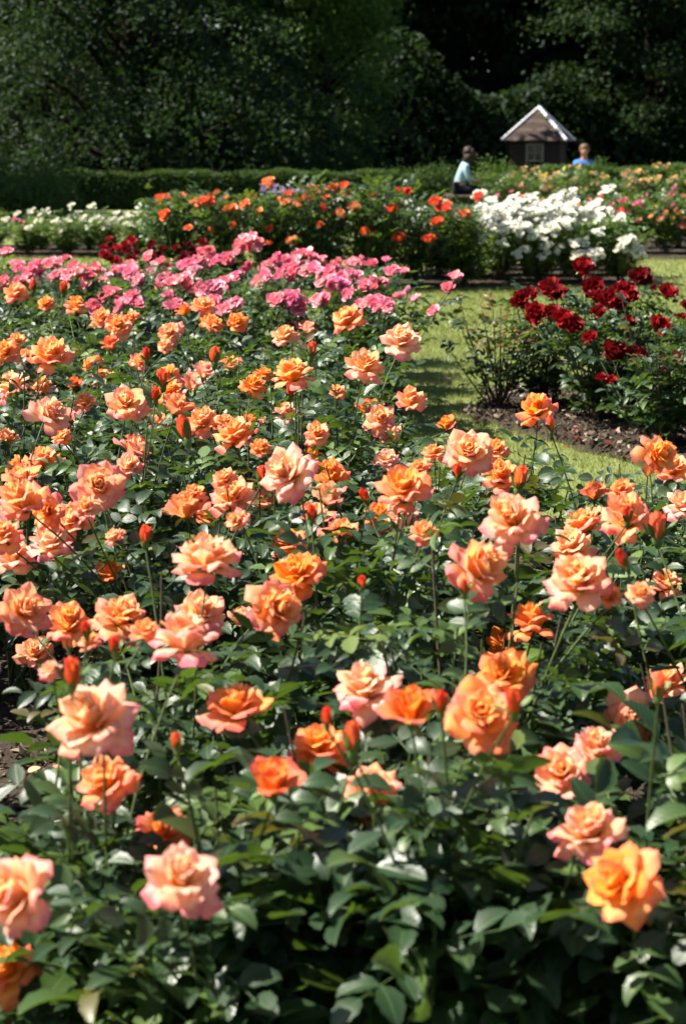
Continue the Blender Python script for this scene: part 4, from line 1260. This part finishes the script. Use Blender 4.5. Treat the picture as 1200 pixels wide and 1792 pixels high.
# ---------------------------------------------------------------- people
M['skin'] = plain_mat('skin', (0.46, 0.27, 0.20), .55, .3, .06, 20)
M['skin_man'] = plain_mat('skin_ruddy', (0.42, 0.22, 0.15), .55, .3, .06, 20)
M['hair_brown'] = plain_mat('brown_hair', (0.022, 0.011, 0.007), .6, .25, .4, 60)
M['hair_light'] = plain_mat('short_brown_hair', (0.12, 0.07, 0.04), .6, .3, .4, 60)
M['cardigan'] = plain_mat('light_blue_knit', (0.25, 0.39, 0.46), .85, .15, .15, 40)
M['blue_shirt'] = plain_mat('blue_cotton', (0.065, 0.17, 0.50), .8, .2, .12, 30)
M['dark_trousers'] = plain_mat('dark_trousers', (0.014, 0.014, 0.02), .85, .15, .3, 30)
M['shoe'] = plain_mat('shoe_leather', (0.02, 0.015, 0.012), .5, .4, .3, 30)
M['eye'] = plain_mat('eye', (0.03, 0.025, 0.02), .2, .5, .2, 30)
M['bench_wood'] = plain_mat('bench_wood', (0.06, 0.045, 0.03), .7, .3, .4, 12, .2)

def skin_mesh(name, chains, mat, parent, levels=1):
    """chains: lists of (point, radius); chains share joints by equal points"""
    V, Rr, E, idx = [], [], [], {}
    def vid(p, r):
        k = tuple(round(c, 4) for c in p)
        if k not in idx: idx[k] = len(V); V.append(k); Rr.append(r)
        return idx[k]
    for ch in chains:
        ids = [vid(p, r) for p, r in ch]
        E += [(a, b) for a, b in zip(ids, ids[1:])]
    me = bpy.data.meshes.new(name); me.from_pydata(V, E, [])
    o = bpy.data.objects.new(name, me); COL.objects.link(o)
    md = o.modifiers.new('skin', 'SKIN'); md.use_smooth_shade = True
    for i, r in enumerate(Rr):
        me.skin_vertices[0].data[i].radius = (r, r)
    me.skin_vertices[0].data[0].use_root = True
    sb = o.modifiers.new('sub', 'SUBSURF'); sb.levels = levels; sb.render_levels = levels
    dg = bpy.context.evaluated_depsgraph_get()
    res = bpy.data.meshes.new_from_object(o.evaluated_get(dg))
    res.name = name; res.materials.clear(); res.materials.append(M[mat])
    for p in res.polygons: p.use_smooth = True
    o.modifiers.clear(); o.data = res
    if parent is not None: o.parent = parent
    return o

def ellipsoid(c, r, mat, name, parent, cut=None, bumps=0.0, seg=14):
    V, F = [], []
    for i in range(seg + 1):
        th = math.pi * i / seg
        for k in range(seg):
            a = 2 * math.pi * k / seg
            d = Vector((math.sin(th) * math.cos(a), math.sin(th) * math.sin(a), math.cos(th)))
            s = 1 + bumps * noise.noise(d * 3.3)
            V.append((c[0] + d.x * r[0] * s, c[1] + d.y * r[1] * s, c[2] + d.z * r[2] * s))
    for i in range(seg):
        for k in range(seg):
            F.append((i * seg + k, (i + 1) * seg + k, (i + 1) * seg + (k + 1) % seg, i * seg + (k + 1) % seg))
    return obj(name, mesh_np(name, V, F, (M[mat],)), parent)

def person(x, y, rz, seat, lean, hands, skin, top, hair, label, long_hair, head_turn=0.0):
    """seated figure facing +X before rotation; hands: end points of right and left hand"""
    o = empty('person', (x, y, 0), rz)
    hip = Vector((0, 0, seat + .09))
    def sp(h, f=0.0): return Vector((math.sin(lean) * h + f, 0, seat + .09 + math.cos(lean) * h))
    belly, chest, neck0, neck1 = sp(.2), sp(.40), sp(.50), sp(.58, .02)
    head = sp(.69, .05); crown = head + Vector((0, 0, .10))
    body, shirt, pants = [], [], []
    T = lambda v: tuple(v)
    body.append([(T(hip), .13), (T(belly), .12), (T(chest), .13), (T(neck0), .07), (T(neck1), .05), (T(head - Vector((0, 0, .06))), .062), (T(head), .088), (T(head + Vector((-.01, 0, .065))), .075)])
    body.append([(T(head - Vector((0, 0, .06))), .062), (T(head + Vector((.055, 0, -.085))), .035)])
    shirt.append([(T(hip), .155), (T(belly), .145), (T(chest), .155), (T(neck0), .085), (T(sp(.53, .01)), .07)])
    for s, h in zip((-1, 1), hands):
        sh = sp(.42) + Vector((0, s * .17, 0)); h = Vector(h)
        mid = (sh + h) / 2; el = mid + Vector((-.06, s * .05, -.10))
        wr = el.lerp(h, .82)
        body.append([(T(chest), .13), (T(sh), .058), (T(el), .043), (T(wr), .028), (T(h), .034)])
        sl = el.lerp(wr, .35 if long_hair else .25)
        shirt.append([(T(chest), .155), (T(sh), .075), (T(el), .058), (T(sl), .05)])
        d = (h - wr).normalized(); sd = Vector((0, s, 0)); up = Vector((0, 0, -1))
        for k in range(4):
            off = sd * (k - 1.5) * .018
            L = (.062, .072, .068, .054)[k]
            b0 = h + off * .8 + d * .02
            body.append([(T(h), .034), (T(b0), .010), (T(b0 + d * L * .55 + up * .008), .009), (T(b0 + d * L * .85 + up * .03), .008)])
        body.append([(T(h), .034), (T(h - sd * .03 + d * .0), .011), (T(h - sd * .045 + d * .035), .009)])
        hp = hip + Vector((.02, s * .09, 0)); kn = Vector((.43, s * .11, seat + .10)); an = Vector((.44, s * .11, .09)); toe = Vector((.60, s * .12, .045))
        body.append([(T(hip), .13), (T(hp), .085), (T(kn), .06), (T(an), .04), (T(toe), .035)])
        pants.append([(T(hip), .15), (T(hp), .10), (T(kn), .078), (T(Vector((.44, s * .11, .13))), .06)])
        skin_mesh('shoe', [[(T(an - Vector((.03, 0, .04))), .05), (T(toe), .045), (T(toe + Vector((.05, 0, 0))), .035)]], 'shoe', o)
    skin_mesh('body', body, skin, o)
    skin_mesh('shirt', shirt, top, o); skin_mesh('trousers', pants, 'dark_trousers', o)
    for s in (-1, 1):
        ellipsoid(head + Vector((.083, s * .033, .01)), (.01, .014, .009), 'eye', 'eye', o, seg=6)
        ellipsoid(head + Vector((0, s * .088, -.005)), (.02, .012, .033), skin, 'ear', o, seg=6)
    ellipsoid(head + Vector((.10, 0, -.02)), (.022, .014, .024), skin, 'nose', o, seg=8)
    ellipsoid(head + Vector((.088, 0, -.062)), (.008, .026, .008), skin, 'mouth', o, seg=6)
    if long_hair:
        h1 = ellipsoid(head + Vector((-.05, 0, .03)), (.104, .108, .108), hair, 'hair', o, bumps=.25)
        ellipsoid(head + Vector((-.045, 0, -.10)), (.10, .125, .16), hair, 'hair_ends', h1, bumps=.5)
        ellipsoid(head + Vector((.02, -.085, -.04)), (.06, .03, .12), hair, 'hair_side', h1, bumps=.3)
    else:
        ellipsoid(head + Vector((-.022, 0, .04)), (.096, .10, .088), hair, 'hair', o, bumps=.08)
    return tag(o, label, 'person')

def bench(x, y, rz, seat, label):
    o = empty('bench', (x, y, 0), rz)
    for k in range(4):
        mb = MB(); mb.box(-.22 + k * .115, -.22 + k * .115 + .10, -.75, .75, seat - .035, seat); obj('slat', mb.mesh('slat', M['bench_wood']), o)
    for yy in (-.65, .65):
        for xx in (-.2, .16):
            mb = MB(); mb.box(xx - .03, xx + .03, yy - .03, yy + .03, 0, seat - .037); obj('leg', mb.mesh('leg', M['bench_wood']), o)
    return tag(o, label, 'bench')
WX, WY = (800 - 600) / F_PX * 33, 33
bench(WX - .02, WY, 0, .34, 'dark wooden bench under the seated woman')
person(WX, WY, 0, .345, .24, ((.36, -.10, .60), (.40, .08, .56)), 'skin', 'cardigan', 'hair_brown', 'seated person with brown hair in a light blue cardigan, hands reaching to knees', True)
MX, MY = (1013 - 600) / F_PX * 36, 36
bench(MX, MY + .02, -R(95), .36, 'dark wooden bench under the man in blue behind the hedge')
person(MX, MY, -R(95), .365, .04, ((.28, -.16, .55), (.28, .16, .55)), 'skin_man', 'blue_shirt', 'hair_light', 'person with short hair in a bright blue shirt sitting behind the hedge', False)

# ---------------------------------------------------------------- fallen petals
def fallen():
    rng = np.random.default_rng(9)
    V0, F0, U0 = petal_geo(.035, .03, (80, 85, 70), .03, .2, rng, nu=3, nv=3, r0=-.017)
    spots = [(ground_at(rng.uniform(690, 800), rng.uniform(645, 668)), 0) for _ in range(9)] + [(ground_at(rng.uniform(860, 1100), rng.uniform(480, 500)), 1) for _ in range(26)]
    spots += [(Vector((rng.uniform(-1.0, -.4), rng.uniform(2.9, 4.2), .045)), 2) for _ in range(10)] + [(ground_at(rng.uniform(830, 1150), rng.uniform(725, 790), .04), 3) for _ in range(14)]
    for kind, (lab, col) in enumerate((('fallen pink petals on the grass by the bed edge', (.85, .3, .38)), ('fallen white petals before the white roses', (.85, .84, .78)),
                                       ('fallen peach petals on the bare soil', (.9, .45, .25)), ('fallen dark red petals on the mulch', (.35, .012, .016)))):
        P = [p for p, k in spots if k == kind]
        Vs, Fs, Us = [], [], []
        for i, p in enumerate(P):
            sc = (.8, 1.6, 1.0, .9)[kind] * rng.uniform(.7, 1.2)
            v = rotz(V0, rng.uniform(0, 6.28)) * sc + np.array([p.x, p.y, p.z + .014])
            Vs.append(v); Fs.append(F0 + i * len(V0)); Us.append(U0 * .5 + .5)
        o = obj('fallen_petals', mesh_np('fallen_petals', np.concatenate(Vs), np.concatenate(Fs), (M['petal'],), uv=np.concatenate(Us)))
        o.color = (*col, 1); tag(o, lab, 'petals', kind='stuff')
fallen()
